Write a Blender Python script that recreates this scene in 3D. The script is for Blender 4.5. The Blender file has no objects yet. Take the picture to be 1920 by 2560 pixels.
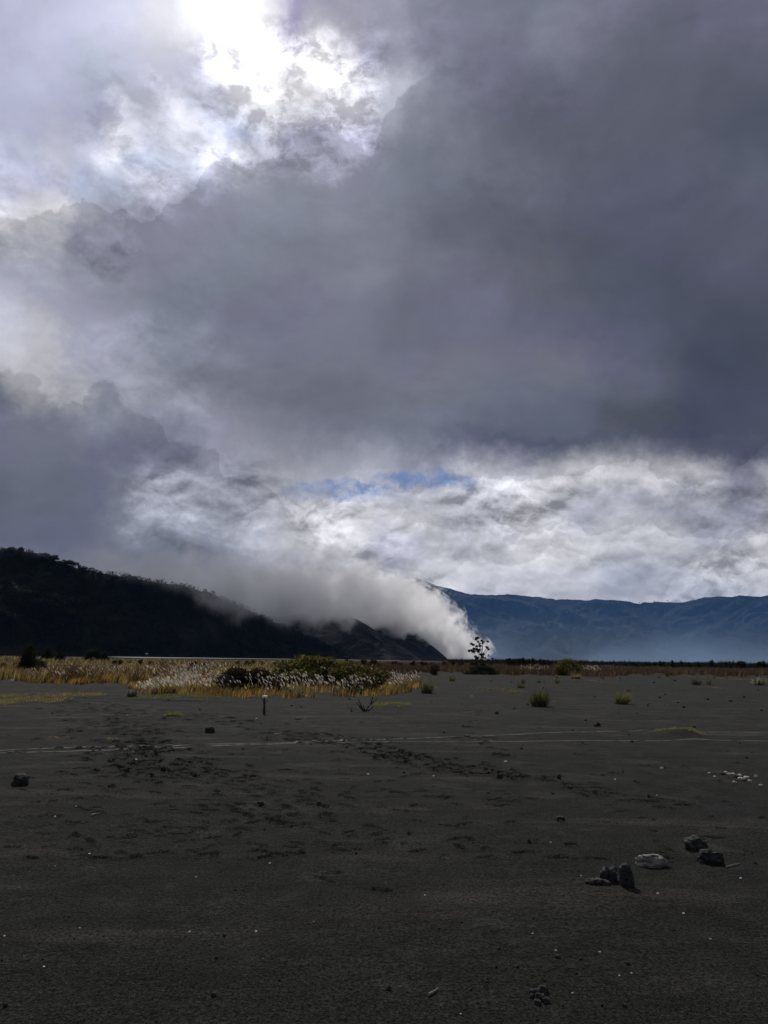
import bpy, math, random
import numpy as np
from mathutils import Vector, Matrix

random.seed(7)
RNG = np.random.default_rng(7)
R = math.radians
SC = bpy.context.scene
COL = SC.collection

# ------------------------------------------------------------------ camera
W0, H0, FPX = 1920.0, 2560.0, 1934.0
CAMH = 1.6
PITCH, ROLL = math.atan(368.5 / FPX), R(0.82)
F_ = np.array([0, math.cos(PITCH), math.sin(PITCH)])
R0 = np.array([1.0, 0, 0]); U0 = np.array([0, -math.sin(PITCH), math.cos(PITCH)])
R_ = math.cos(ROLL) * R0 + math.sin(ROLL) * U0
U_ = -math.sin(ROLL) * R0 + math.cos(ROLL) * U0
cam = bpy.data.cameras.new("camera")
cam.sensor_fit = 'VERTICAL'; cam.sensor_height = 36.0; cam.lens = FPX / H0 * 36.0
cam.clip_start = 0.05; cam.clip_end = 40000
camo = bpy.data.objects.new("camera", cam); COL.objects.link(camo)
m = Matrix.Identity(4)
for i in range(3):
    m[i][0] = R_[i]; m[i][1] = U_[i]; m[i][2] = -F_[i]
m[0][3], m[1][3], m[2][3] = 0, 0, CAMH
camo.matrix_world = m
SC.camera = camo

def pdir(px, py):
    d = F_ * FPX + R_ * (px - W0 / 2) - U_ * (py - H0 / 2)
    return d / np.linalg.norm(d)

SUN = pdir(567, -25)
SUN_EL = math.asin(SUN[2]); SUN_AZ = math.atan2(SUN[0], SUN[1])

# ------------------------------------------------------------------ node helpers
class NT:
    def __init__(s, tree): s.t = tree; s.n = tree.nodes; s.l = tree.links
    def new(s, typ, **kw):
        n = s.n.new(typ)
        for k, v in kw.items(): setattr(n, k, v)
        return n
    def put(s, sock, v):
        if isinstance(v, bpy.types.NodeSocket): s.l.new(v, sock)
        elif v is not None:
            if sock.type == 'RGBA' and isinstance(v, (tuple, list)) and len(v) == 3: v = (*v, 1)
            sock.default_value = v
    def math(s, op, a, b=None, c=None, clamp=False):
        n = s.new('ShaderNodeMath', operation=op, use_clamp=clamp)
        s.put(n.inputs[0], a)
        if b is not None: s.put(n.inputs[1], b)
        if c is not None: s.put(n.inputs[2], c)
        return n.outputs[0]
    def vmath(s, op, a, b=None, scale=None):
        n = s.new('ShaderNodeVectorMath', operation=op)
        s.put(n.inputs[0], a)
        if b is not None: s.put(n.inputs[1], b)
        if scale is not None: s.put(n.inputs['Scale'], scale)
        return n.outputs['Value'] if op in ('DOT_PRODUCT', 'LENGTH', 'DISTANCE') else n.outputs[0]
    def noise(s, vec, scale, detail=4, rough=0.5, dist=0.0, out=0, lac=2.0, typ=None):
        n = s.new('ShaderNodeTexNoise')
        s.put(n.inputs['Vector'], vec); s.put(n.inputs['Scale'], scale); s.put(n.inputs['Detail'], detail)
        s.put(n.inputs['Roughness'], rough); s.put(n.inputs['Distortion'], dist); s.put(n.inputs['Lacunarity'], lac)
        return n.outputs[out]
    def mapr(s, v, a, b, c=0.0, d=1.0, smooth=True):
        n = s.new('ShaderNodeMapRange', interpolation_type='SMOOTHSTEP' if smooth else 'LINEAR')
        s.put(n.inputs[0], v)
        for i, x in enumerate((a, b, c, d)): s.put(n.inputs[i + 1], x)
        return n.outputs[0]
    def mix(s, f, a, b, blend='MIX'):
        n = s.new('ShaderNodeMix', data_type='RGBA', blend_type=blend)
        s.put(n.inputs[0], f); s.put(n.inputs[6], a); s.put(n.inputs[7], b)
        return n.outputs[2]
    def xyz(s, v):
        n = s.new('ShaderNodeSeparateXYZ'); s.put(n.inputs[0], v); return n.outputs
    def comb(s, x, y, z):
        n = s.new('ShaderNodeCombineXYZ')
        for i, q in enumerate((x, y, z)): s.put(n.inputs[i], q)
        return n.outputs[0]
    def ramp(s, f, stops, interp='LINEAR'):
        n = s.new('ShaderNodeValToRGB'); cr = n.color_ramp; cr.interpolation = interp
        while len(cr.elements) > 1: cr.elements.remove(cr.elements[-1])
        for i, (p, c) in enumerate(stops):
            e = cr.elements[0] if i == 0 else cr.elements.new(p)
            e.position = p; e.color = c if len(c) == 4 else (*c, 1)
        s.put(n.inputs[0], f)
        return n.outputs

def s2l(c):
    c = np.asarray(c, float) / 255.0
    return np.where(c <= 0.04045, c / 12.92, ((c + 0.055) / 1.055) ** 2.4)

# ------------------------------------------------------------------ sky
# brightness of the cloud cover, one value for every 80 x 75 patch of the sky above the plain, with a tint letter
SKY = """
185p 188p 193p 197p 205p 222w 250w 255w 248w 145v 152p 155p 160p 125s 122s 120s 118s 118s 118g 112p 108p 106p 106p 110p 108p
183p 190p 193p 197p 202p 215w 230w 250w 252w 165v 200w 150p 160p 130p 118p 114p 112p 128s 115p 103g 100g 98g 100p 98p 98p
178p 186p 188p 190s 195p 203w 205w 245w 246w 240w 238w 170p 152p 135p 120s 110p 105p 110s 100g 98g 95g 92g 92g 92g 92g
176p 180p 180p 182s 188s 198p 190p 210w 222w 205w 230w 210w 188g 150s 122s 110p 102p 97g 95p 95g 92g 93g 90g 86g 85g
175p 178p 176p 178p 200w 205w 225w 128h 198g 150p 165p 158p 172g 138g 120s 108g 97g 92g 92g 95g 92g 91g 88g 82s 82s
180g 190g 200w 200g 210w 135h 190w 200w 165g 145p 148p 148p 138g 125s 115g 107g 102g 93g 90g 90g 90g 88g 87g 88s 86s
182p 175p 178p 165h 170g 182w 165g 145g 150g 130s 135g 140p 128s 120s 110s 105g 102g 95g 88g 88g 87p 88p 87g 92s 94s
210w 208w 188w 145g 150g 145p 142p 130p 128s 128s 128s 132g 125s 115g 110g 103g 102g 95g 85g 87p 87p 85p 87g 86p 90p
200w 202w 140g 128p 135p 140p 130p 130s 128s 125s 125g 128g 130g 115g 102g 105n 98g 92n 88g 86g 86p 86p 86g 87g 90g
168g 165g 148g 130g 130g 135p 127s 128s 128s 125g 122g 125g 120g 112n 110g 108p 98n 94n 88n 84s 84s 82s 86p 88p 88p
180p 152g 145p 145p 140g 128s 124s 120s 118g 115p 113p 112g 108g 105g 105p 108p 105p 90g 88g 80s 80s 78g 80g 80g 82g
205g 180w 155g 145p 145p 135s 125s 118p 115p 113p 113g 112g 106g 106g 105p 105p 98p 95p 90p 86p 82s 78s 76s 76s 76g
185w 188w 165g 158p 158g 135s 130g 120g 112g 108g 112g 115g 110g 108p 108n 106n 103p 104n 105n 92p 88p 80g 72s 70s 70g
120g 165w 175w 140g 160g 150g 138g 128n 118g 112g 110n 105n 108n 110n 106n 106s 104s 98s 92s 86g 86g 80g 72p 70p 70p
115p 122g 132g 130s 135g 130g 150p 145p 135n 125g 115g 108g 108s 106s 104s 98g 92s 90s 92s 80n 76n 74n 70p 70p 72g
110p 115g 115g 108p 105p 108p 108p 155p 145n 140n 145n 140g 150g 125g 100p 98p 95p 90p 95g 108g 100g 85p 82p 80p 100g
100g 108g 105g 102p 115g 160g 168g 165g 140g 190w 172g 178g 180g 172g 178g 192w 185g 190w 192w 208w 200w 175w 180w 130p 188w
98g 102g 98g 97p 122g 168g 165g 165g 190g 188w 210w 218w 213w 207w 206w 180g 200w 195w 175g 170g 145g 125g 135g 128g 105p
93p 93p 92p 93p 105g 130s 130s 122s 185g 195w 203w 207w 190p 185p 187w 172g 207w 185w 200w 192w 198w 190w 150g 165g 195w
90p 90p 92p 95p 100g 108g 105g 108g 122g 130g 135g 205w 165g 202w 207w 190w 197w 195w 195w 185g 165g 165g 185w 200w 195w
88p 88p 92p 95p 98g 103g 105g 105g 110g 118g 130g 165g 192w 202w 206w 206w 200w 200w 195w 195w 185w 195w 180g 195w 200w
"""
TINT = {'g': (-3, -1, 12), 'p': (-1, -1, 17), 'v': (0, -6, 28), 'w': (2, 1, 6), 'b': (-24, 0, 46), 'h': (-12, 0, 24), 's': (-4, 0, 14), 'n': (-2, -1, 9)}
rows = [r.split() for r in SKY.strip().split('\n')]
TAB = np.array([[[int(c[:-1]) + k for k in TINT[c[-1]]] for c in r] for r in rows], float)
TAB[:7, :8, 2] += 6; TAB[:7, :8, 0] -= 2; TAB[:3, :5] += 6
TAB = s2l(np.clip(TAB, 0, 255))

def detail_amount(px, py):
    def box(x0, x1, y0, y1, s=70):
        f = lambda v, a, b: 1 / (1 + math.exp(-(v - a) / (s / 4))) * 1 / (1 + math.exp((v - b) / (s / 4)))
        return f(px, x0, x1) * f(py, y0, y1)
    a = 0.07
    a = max(a, 1.0 * box(560, 2600, 1190, 1800))
    a = max(a, 0.95 * box(330, 700, 1140, 1360))
    edge = 520 - 0.62 * (px - 300)
    a = max(a, 1.1 * box(480, 940, 70, 420, 60))
    a = max(a, 1.1 * box(230, 520, 230, 520, 60))
    a = max(a, 0.6 * box(-400, 300, 360, 700))
    a = max(a, 0.30 * box(-400, 560, 760, 1080))
    a = max(a, 0.14 * box(900, 1700, 900, 1150))
    a = max(a, 0.16 * box(940, 1500, -200, 260))
    return a

def sample_sky(az, el):
    d = np.array([math.sin(az) * math.cos(el), math.cos(az) * math.cos(el), math.sin(el)])
    f = max(d @ F_, 0.25)
    px = W0 / 2 + FPX * (d @ R_) / f; py = H0 / 2 - FPX * (d @ U_) / f
    u = min(max(px / 80, 0), 23.999); v = min(max(py / 75, 0), 19.999)
    i, j = int(u), int(v); a, b = u - i, v - j
    c = (TAB[j, i] * (1 - a) + TAB[j, i + 1] * a) * (1 - b) + (TAB[j + 1, i] * (1 - a) + TAB[j + 1, i + 1] * a) * b
    if py < 0:      # up past the frame: the thin veil darkens slowly towards the zenith
        k = min(1, -py / 1500); c = c * (1 - k) + np.array([0.22, 0.23, 0.30]) * k
    return (*c, detail_amount(px, py))

world = bpy.data.worlds.new("World"); SC.world = world
world.use_nodes = True
world.node_tree.nodes.clear()
nt = NT(world.node_tree)
dirv = nt.new('ShaderNodeTexCoord').outputs['Generated']
wn = nt.noise(dirv, 10, 10, 0.66, 0.0, out=1)
wx = nt.xyz(nt.vmath('SUBTRACT', wn, (0.5, 0.5, 0.5)))
sx = nt.xyz(dirv)
az = nt.math('ARCTAN2', sx[0], sx[1]); el = nt.math('ARCSINE', sx[2])
az = nt.math('MULTIPLY_ADD', wx[0], 0.13, az); el = nt.math('MULTIPLY_ADD', wx[1], 0.11, el)
NC, AZ0, AZ1 = 37, R(-38), R(38)
EL0, EL1 = R(-1), R(46)
fe = nt.mapr(el, EL0, EL1, 0, 1, smooth=False)
cur = curA = None
for i in range(NC):
    a = AZ0 + (AZ1 - AZ0) * i / (NC - 1)
    o = nt.ramp(fe, [(j / 31, sample_sky(a, EL0 + (EL1 - EL0) * j / 31)) for j in range(32)], 'CARDINAL')
    if cur is None: cur, curA = o[0], o[1]
    else:
        st = (AZ1 - AZ0) / (NC - 1)
        f = nt.mapr(az, a - st, a)
        cur = nt.mix(f, cur, o[0])
        curA = nt.math('MULTIPLY_ADD', f, nt.math('SUBTRACT', o[1], curA), curA)
# billow relief: noise minus the same noise shifted towards the sun
P0 = nt.vmath('MULTIPLY', dirv, (1, 1, 1.5))
P = nt.vmath('ADD', P0, nt.vmath('SCALE', nt.vmath('SUBTRACT', nt.noise(P0, 14, 5, 0.55, out=1), (.5, .5, .5)), scale=0.045))
sh = (SUN[0] * 0.02, 0.0, 0.022)
nA = nt.noise(P, 8.0, 8, 0.50); nB = nt.noise(nt.vmath('ADD', P, sh), 8.0, 8, 0.50)
nF = nt.noise(P, 30, 7, 0.68)
rel = nt.math('MULTIPLY', nt.math('SUBTRACT', nA, nB), 3.8)
amt = nt.math('ADD', rel, nt.math('MULTIPLY', nt.math('SUBTRACT', nA, 0.5), 0.9))
amt = nt.math('MULTIPLY_ADD', nt.math('SUBTRACT', nF, .5), nt.mapr(sx[2], .40, .5, .85, 2.0), amt)
fil = nt.math('POWER', nt.math('SUBTRACT', 1.0, nt.math('ABSOLUTE', nt.math('MULTIPLY_ADD', nt.noise(P, 15, 7, .6), 4.0, -2.0)), clamp=True), 2.0)
amt = nt.math('MULTIPLY_ADD', nt.math('MULTIPLY', nt.math('SUBTRACT', fil, .3), nt.mapr(sx[2], .42, .5)), .55, amt)
nM = nt.noise(P, 21, 8, .58); nM2 = nt.noise(nt.vmath('ADD', P, (SUN[0] * 0.008, 0.0, 0.009)), 21, 8, .58)
amt = nt.math('MULTIPLY_ADD', nt.math('SUBTRACT', nM, nM2), 2.1, amt)
amt = nt.math('ADD', amt, nt.mapr(sx[2], .42, .5, 0, .10))
amt = nt.math('MULTIPLY', amt, nt.mapr(nt.noise(dirv, 6, 3, .5), .38, .62, .5, 1.35))
gain = nt.math('MAXIMUM', nt.math('MULTIPLY_ADD', amt, curA, 1.0), nt.mapr(sx[2], .40, .5, .45, .84))
cl = nt.vmath('SCALE', cur, scale=gain)
# ragged gap of blue between the deck and the low bank
hn = nt.xyz(nt.vmath('SUBTRACT', nt.noise(dirv, 30, 9, .74, out=1), (.5, .5, .5)))
def gap(px, py, rx, ry):
    d = pdir(px, py); a, e = math.atan2(d[0], d[1]), math.asin(d[2])
    u = nt.math('DIVIDE', nt.math('SUBTRACT', nt.math('MULTIPLY_ADD', hn[0], .07, nt.math('ARCTAN2', sx[0], sx[1])), a), rx / FPX)
    v = nt.math('DIVIDE', nt.math('SUBTRACT', nt.math('MULTIPLY_ADD', hn[1], .05, nt.math('ARCSINE', sx[2])), e), ry / FPX)
    return nt.mapr(nt.math('ADD', nt.math('MULTIPLY', u, u), nt.math('MULTIPLY', v, v)), 1.5, .25)
gm = nt.math('MAXIMUM', gap(850, 1226, 135, 27), gap(1065, 1200, 135, 22))
cl = nt.mix(nt.math('MULTIPLY', gm, nt.mapr(nF, .35, .62, .9, .35)), cl, tuple(s2l((104, 130, 178))))
# ragged rims of the separate cloud banks
def bank(pts, out_gain, in_gain, wid_in, wid_out, rag, seed, sharp=.22):
    global cl
    ae = []
    for px, py in pts:
        d = pdir(px, py); ae.append((math.atan2(d[0], d[1]), math.asin(d[2])))
    a0, a1 = ae[0][0], ae[-1][0]
    c = nt.new('ShaderNodeFloatCurve'); cv = c.mapping.curves[0]
    q = [((a - a0) / (a1 - a0), (e - EL0) / (EL1 - EL0)) for a, e in ae]
    cv.points[0].location = q[0]; cv.points[1].location = q[-1]
    for p in q[1:-1]: cv.points.new(*p)
    for p in cv.points: p.handle_type = 'AUTO_CLAMPED'
    c.mapping.update()
    ra = nt.math('ARCTAN2', sx[0], sx[1])
    nn = nt.vmath('SUBTRACT', nt.noise(nt.vmath('ADD', dirv, (seed, 0, 0)), 17, 9, 0.68, out=1), (.5, .5, .5)); nn = nt.xyz(nn)
    ra = nt.math('MULTIPLY_ADD', nn[0], rag, ra)
    u = nt.mapr(ra, a0, a1, 0, 1, smooth=False)
    nt.put(c.inputs['Value'], u)
    ce = nt.math('MULTIPLY_ADD', c.outputs[0], EL1 - EL0, EL0)
    d = nt.math('SUBTRACT', ce, nt.math('MULTIPLY_ADD', nn[1], rag, nt.math('ARCSINE', sx[2])))   # > 0 inside
    ins = nt.mapr(d, 0, R(sharp)); 
    fin = nt.math('EXPONENT', nt.math('DIVIDE', nt.math('MAXIMUM', d, 0.0), -R(wid_in)))
    fout = nt.math('EXPONENT', nt.math('DIVIDE', nt.math('MINIMUM', d, 0.0), R(wid_out)))
    g = nt.math('ADD', nt.math('MULTIPLY', nt.math('MULTIPLY', ins, fin), in_gain),
                nt.math('MULTIPLY', nt.math('MULTIPLY', nt.math('SUBTRACT', 1.0, ins), fout), out_gain))
    ends = nt.math('MULTIPLY', nt.mapr(u, 0, .06), nt.mapr(u, 1, .94))
    cl = nt.vmath('SCALE', cl, scale=nt.math('MULTIPLY_ADD', g, ends, 1.0))
bank([(-500, 700), (-200, 820), (0, 915), (90, 950), (180, 1000), (215, 960), (260, 950), (330, 1005), (395, 1040), (420, 1085), (460, 1110), (520, 1120), (560, 1180), (640, 1200), (700, 1240), (800, 1330), (900, 1400)],
     .08, -.20, 2.6, 1.2, .075, 3.0, .5)
bank([(560, 1330), (640, 1270), (700, 1242), (760, 1255), (800, 1250), (850, 1238), (900, 1228), (960, 1214), (1030, 1232), (1090, 1205), (1150, 1196), (1210, 1186), (1300, 1194), (1380, 1180), (1450, 1176), (1520, 1150), (1590, 1150),
      (1650, 1186), (1740, 1205), (1800, 1195), (1860, 1150), (1930, 1100), (2200, 1050)], -.14, .16, 1.2, 1.0, .05, 7.0, .25)
bank([(700, 1500), (800, 1400), (860, 1390), (930, 1420), (975, 1400), (1000, 1440), (1060, 1480)], .03, -.14, 1.0, .6, .03, 11.0, .2)
bank([(900, 1360), (1000, 1330), (1080, 1300), (1160, 1325), (1230, 1300), (1330, 1330), (1420, 1290), (1500, 1335), (1620, 1300), (1700, 1340), (1800, 1335), (1930, 1330), (2200, 1300)], -.14, .10, 1.0, 1.0, .045, 17.0, .25)
bank([(900, 1430), (1000, 1420), (1100, 1440), (1180, 1400), (1280, 1410), (1400, 1370), (1500, 1400), (1600, 1390), (1760, 1400), (1930, 1380), (2200, 1390)], -.12, .10, .9, .8, .04, 23.0, .25)
bank([(-100, 560), (60, 540), (150, 520), (220, 490), (300, 530), (380, 540), (420, 500), (480, 480), (520, 400), (560, 390), (620, 410), (700, 380), (760, 300), (860, 330), (930, 370), (960, 300), (1000, 230), (1060, 200), (1090, 180)],
     .26, -.05, 1.5, 1.2, .07, 31.0, .3)
# soft large-scale mottling of the dark deck
nD = nt.noise(P0, 4.6, 8, 0.56, 0.5)
cl = nt.vmath('SCALE', cl, scale=nt.mapr(nD, 0.3, 0.7, 0.86, 1.14))
# sun seen through the thin veil
ang = nt.math('ARCCOSINE', nt.vmath('DOT_PRODUCT', dirv, tuple(SUN)))
g1 = nt.math('EXPONENT', nt.math('MULTIPLY', nt.math('POWER', nt.math('DIVIDE', ang, R(1.65)), 2.0), -1.0))
g2 = nt.math('EXPONENT', nt.math('MULTIPLY', nt.math('DIVIDE', ang, R(3.6)), -1.0))
glow = nt.math('ADD', nt.math('MULTIPLY', g1, 0.8), nt.math('MULTIPLY', g2, 0.24))
cl = nt.vmath('ADD', cl, nt.vmath('SCALE', (1.0, 0.95, 0.9), scale=glow))
# behind the observer an even grey cover
bk = nt.mapr(sx[1], -0.35, 0.35)
cl = nt.mix(bk, (0.22, 0.24, 0.29), cl)
sky = nt.new('ShaderNodeTexSky', sky_type='NISHITA', sun_disc=False)
sky.sun_elevation = SUN_EL; sky.sun_rotation = SUN_AZ; sky.altitude = 2000
tot = nt.mix(0.97, sky.outputs[0], nt.vmath('SCALE', cl, scale=10.0))
bg = nt.new('ShaderNodeBackground'); nt.put(bg.inputs[0], tot); bg.inputs[1].default_value = 0.1
wo = nt.new('ShaderNodeOutputWorld'); nt.l.new(bg.outputs[0], wo.inputs[0])
world.cycles.sampling_method = 'MANUAL'; world.cycles.sample_map_resolution = 512

sl = bpy.data.lights.new("sun", 'SUN'); sl.energy = 3.0; sl.angle = R(0.8); sl.color = (1.0, 0.95, 0.88)
so = bpy.data.objects.new("sun", sl); COL.objects.link(so)
so.rotation_euler = Vector(SUN).to_track_quat('Z', 'Y').to_euler()

SC.view_settings.view_transform = 'Standard'; SC.view_settings.look = 'None'
SC.view_settings.exposure = 0; SC.view_settings.gamma = 1
cy = SC.cycles
cy.max_bounces = 7; cy.diffuse_bounces = 2; cy.glossy_bounces = 2; cy.transmission_bounces = 3
cy.transparent_max_bounces = 8; cy.volume_bounces = 4
cy.volume_step_rate = 0.08; cy.volume_max_steps = 220
cy.use_denoising = True; cy.use_adaptive_sampling = True; cy.adaptive_threshold = 0.015

# ------------------------------------------------------------------ numpy noise
def vnoise(x, y, seed=0):
    xi = np.floor(x).astype(np.int64); yi = np.floor(y).astype(np.int64)
    fx = x - xi; fy = y - yi
    fx = fx * fx * (3 - 2 * fx); fy = fy * fy * (3 - 2 * fy)
    def h(a, b):
        n = (a * 374761393 + b * 668265263 + seed * 974634777) & 0xffffffff
        n = ((n ^ (n >> 13)) * 1274126177) & 0xffffffff
        n = n ^ (n >> 16)
        return (n & 0xffffff) / float(0xffffff)
    return (h(xi, yi) * (1 - fx) + h(xi + 1, yi) * fx) * (1 - fy) + (h(xi, yi + 1) * (1 - fx) + h(xi + 1, yi + 1) * fx) * fy
def fbm(x, y, o=4, seed=0, g=0.5):
    s = 0; a = 1; t = 0
    for k in range(o):
        s = s + a * vnoise(x * 2 ** k + 17.3 * k, y * 2 ** k + 5.1 * k, seed + k); t += a; a *= g
    return s / t - 0.5

# ------------------------------------------------------------------ ground height
FOOT = []           # x, y, angle, length, width, depth
MOUND = []          # x, y, rx, ry, height
def flat(px, py):   # pixel -> point on z = 0
    d = pdir(px, py); k = -CAMH / d[2]
    return d[0] * k, d[1] * k

for (px, py, w, d, h) in [(1700, 1838, 110, 0.8, 0.15), (985, 1770, 100, 1.4, 0.08), (1615, 1828, 40, .5, .03),
                          (150, 1752, 330, 6, 0.10), (430, 1748, 300, 3, 0.12), (1240, 1728, 150, 4, 0.12),
                          (1450, 1706, 110, 6, 0.14), (1780, 1723, 90, 3, 0.12), (120, 1722, 150, 3, .12),
                          (1347, 1763, 50, 0.8, 0.06), (245, 1727, 60, 1.5, 0.12), (700, 1715, 700, 7, 0.3)]:
    x, y = flat(px, py); MOUND.append((x, y, w / 2 / FPX * y, d, h))

trails = [([(170, 1698), (230, 1740), (262, 1775), (300, 1800), (345, 1830), (372, 1865), (392, 1890), (440, 1925), (470, 1958)], 110, .35),
          ([(470, 1785), (560, 1805), (680, 1832), (770, 1850), (870, 1862), (985, 1890), (1040, 1905), (1180, 1925), (1260, 1945)], 90, .3),
          ([(165, 1775), (175, 1800), (190, 1830), (225, 1870), (255, 1900), (275, 1935), (300, 1975)], 40, .3),
          ([(300, 1770), (335, 1800), (360, 1830), (400, 1870), (440, 1895), (500, 1915), (560, 1935), (650, 1960), (720, 1990), (780, 2040), (850, 2100)], 75, .35),
          ([(440, 1925), (480, 1975), (560, 2010), (660, 2030), (780, 2075)], 34, .4),
          ([(1180, 1925), (1300, 1945), (1400, 1960), (1500, 1975), (1620, 2005), (1720, 2012)], 44, .25),
          ([(1000, 1985), (1100, 1992), (1180, 1998), (1290, 2000), (1345, 2025)], 12, .15),
          ([(1130, 1740), (1190, 1765), (1195, 1795), (1175, 1835), (1215, 1870), (1240, 1890)], 16, .15),
          ([(780, 1835), (850, 1845), (905, 1850)], 14, .3),
          ([(180, 1745), (240, 1720), (150, 1700), (60, 1712)], 26, .5),
          ([(310, 2090), (345, 2090)], 1, .1), ([(810, 2185), (860, 2215)], 3, .3), ([(900, 1855), (985, 1885), (1060, 1900)], 24, .2), ([(250, 1760), (300, 1772), (420, 1790), (480, 1800)], 30, .4), ([(290, 1790), (330, 1850), (350, 1900), (400, 1950)], 60, .3)]
for pts, n, lat in trails:
    P2 = [flat(*p) for p in pts]
    for k in range(int(n * (1.5 if pts[0][1] < 1800 else 1.0))):
        t = random.random() * (len(P2) - 1); i = min(int(t), len(P2) - 2); a = t - i
        x = P2[i][0] * (1 - a) + P2[i + 1][0] * a; y = P2[i][1] * (1 - a) + P2[i + 1][1] * a
        lt = lat * .85 * (1 + y * 0.03)
        x += random.gauss(0, lt); y += random.gauss(0, lt * 0.6)
        ang_ = math.atan2(P2[i + 1][1] - P2[i][1], P2[i + 1][0] - P2[i][0]) + random.gauss(0, .5)
        kf = 1.0 if y < 13 else 1.3
        FOOT.append((x, y, ang_, kf * random.uniform(.07, .12), kf * random.uniform(.035, .055), random.uniform(.022, .04) * (0.5 if y < 8 else 1.1 if y < 11 else 2.2)))
for k in range(420):
    px = random.uniform(0, 1920) if k % 2 else random.gauss(520, 330); py = random.uniform(1750, 2150)
    x, y = flat(px, py)
    FOOT.append((x, y, random.uniform(0, 6.28), random.uniform(.05, .12), random.uniform(.03, .05), random.uniform(.012, .03) * (1.5 if y > 11 else 1)))

def base_h(x, y):
    r = np.hypot(x, y)
    s = np.clip(r / 40, 0.15, 1)
    z = 0.16 * s * fbm(x / 9 + 3, y / 9, 3, 5) + 0.035 * fbm(x / 1.3, y / 1.3, 3, 9) * np.clip(1.3 - r / 60, 0.2, 1)
    z += 0.5 * fbm(x / 70, y / 70, 3, 21) * np.clip((r - 70) / 200, 0, 1)
    # low wind-worn steps running across the view
    st = vnoise(x / 7 + 50, y / 1.1, 33)
    z += 0.03 * np.clip((st - 0.72) * 8, 0, 1) * np.clip((y - 9) / 10, 0, 1) * np.clip((80 - r) / 30, 0, 1)
    return z
def ground_h(x, y, foot=True):
    x = np.atleast_1d(np.asarray(x, float)); y = np.atleast_1d(np.asarray(y, float))
    z = base_h(x, y)
    for (mx, my, rx, ry, h) in MOUND:
        d = ((x - mx) / rx) ** 2 + ((y - my) / ry) ** 2
        z += h * np.exp(-d * 1.6) * (0.8 + 0.5 * vnoise(x / .5, y / .5, 77))
    return z
_foot = np.array(FOOT)
def press(x, y, z):       # stamp the footprints into a large array
    shp = x.shape; xf = x.ravel(); yf = y.ravel(); zf = z.ravel().copy()
    dent = np.zeros_like(zf); rim = np.zeros_like(zf)
    cell = 1.0
    kx = np.floor(xf / cell).astype(np.int64); ky = np.floor(yf / cell).astype(np.int64)
    ok = (ky > 0) & (ky < 80) & (np.abs(kx) < 60)
    key = np.where(ok, (kx + 100) * 1000 + ky, -1)
    order = np.argsort(key, kind='stable'); sk = key[order]
    for (fx, fy, a, L, Wd, D) in FOOT:
        cx, cy = int(math.floor(fx)), int(math.floor(fy))
        for ix in (cx - 1, cx, cx + 1):
            lo = np.searchsorted(sk, (ix + 100) * 1000 + cy - 1); hi = np.searchsorted(sk, (ix + 100) * 1000 + cy + 1, 'right')
            if hi <= lo: continue
            idx = order[lo:hi]
            dx = xf[idx] - fx; dy = yf[idx] - fy
            u = dx * math.cos(a) + dy * math.sin(a); v = -dx * math.sin(a) + dy * math.cos(a)
            q = np.sqrt((u / L) ** 2 + (v / Wd) ** 2) + 0.35 * (vnoise(dx * 14 + fx * 9, dy * 14 + fy * 9, 3) - .5)
            dent[idx] = np.minimum(dent[idx], -D * np.clip((1.08 - q) / 0.3, 0, 1)); rim[idx] = np.maximum(rim[idx], D * 0.35 * np.exp(-((q - 1.35) / 0.28) ** 2))
    zf += dent + np.where(dent < -.004, 0, rim)
    return zf.reshape(shp)
def gz(x, y): return float(ground_h(x, y)[0])
def on_ground(px, py):
    x, y = flat(px, py)
    for _ in range(5):
        z = gz(x, y); d = pdir(px, py); k = (z - CAMH) / d[2]; x, y = d[0] * k, d[1] * k
    return x, y, gz(x, y)

# ------------------------------------------------------------------ mesh helpers
def big_mesh(name, V, Fc, mat, smooth=False, col=None, parent=None):
    V = np.asarray(V, np.float32)
    me = bpy.data.meshes.new(name)
    if isinstance(Fc, np.ndarray) or isinstance(Fc, list) and len(Fc) and isinstance(Fc[0], np.ndarray):
        groups = [Fc] if isinstance(Fc, np.ndarray) else Fc
        loops = np.concatenate([g.ravel() for g in groups]).astype(np.int32)
        tot = np.concatenate([np.full(len(g), g.shape[1]) for g in groups]).astype(np.int32)
        st = np.concatenate([[0], np.cumsum(tot)[:-1]]).astype(np.int32)
        me.vertices.add(len(V)); me.vertices.foreach_set('co', V.ravel())
        me.loops.add(len(loops)); me.loops.foreach_set('vertex_index', loops)
        me.polygons.add(len(tot)); me.polygons.foreach_set('loop_start', st)
        try: me.polygons.foreach_set('loop_total', tot)
        except Exception: pass
    else:
        me.from_pydata([tuple(map(float, v)) for v in V], [], Fc)
    me.update(calc_edges=True)
    if smooth: me.polygons.foreach_set('use_smooth', np.ones(len(me.polygons), bool))
    if col is not None:
        at = me.color_attributes.new('tone', 'FLOAT_COLOR', 'POINT')
        c = np.ones((len(V), 4), np.float32); c[:, :3] = col
        at.data.foreach_set('color', c.ravel())
    if mat: me.materials.append(mat)
    o = bpy.data.objects.new(name, me); COL.objects.link(o)
    if parent: o.parent = parent
    return o
def tag(o, label=None, cat=None, group=None, kind=None):
    for k, v in (('label', label), ('category', cat), ('group', group), ('kind', kind)):
        if v: o[k] = v
    return o
def empty(name, loc, rz=0, sc=1.0, **kw):
    o = bpy.data.objects.new(name, None); COL.objects.link(o)
    o.location = loc; o.rotation_euler = (0, 0, rz); o.scale = (sc, sc, sc) if np.isscalar(sc) else sc
    return tag(o, **kw)
def copy_tree(o, parent=None):
    c = o.copy(); COL.objects.link(c)
    if parent: c.parent = parent
    for ch in list(o.children): copy_tree(ch, c)
    return c

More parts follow.
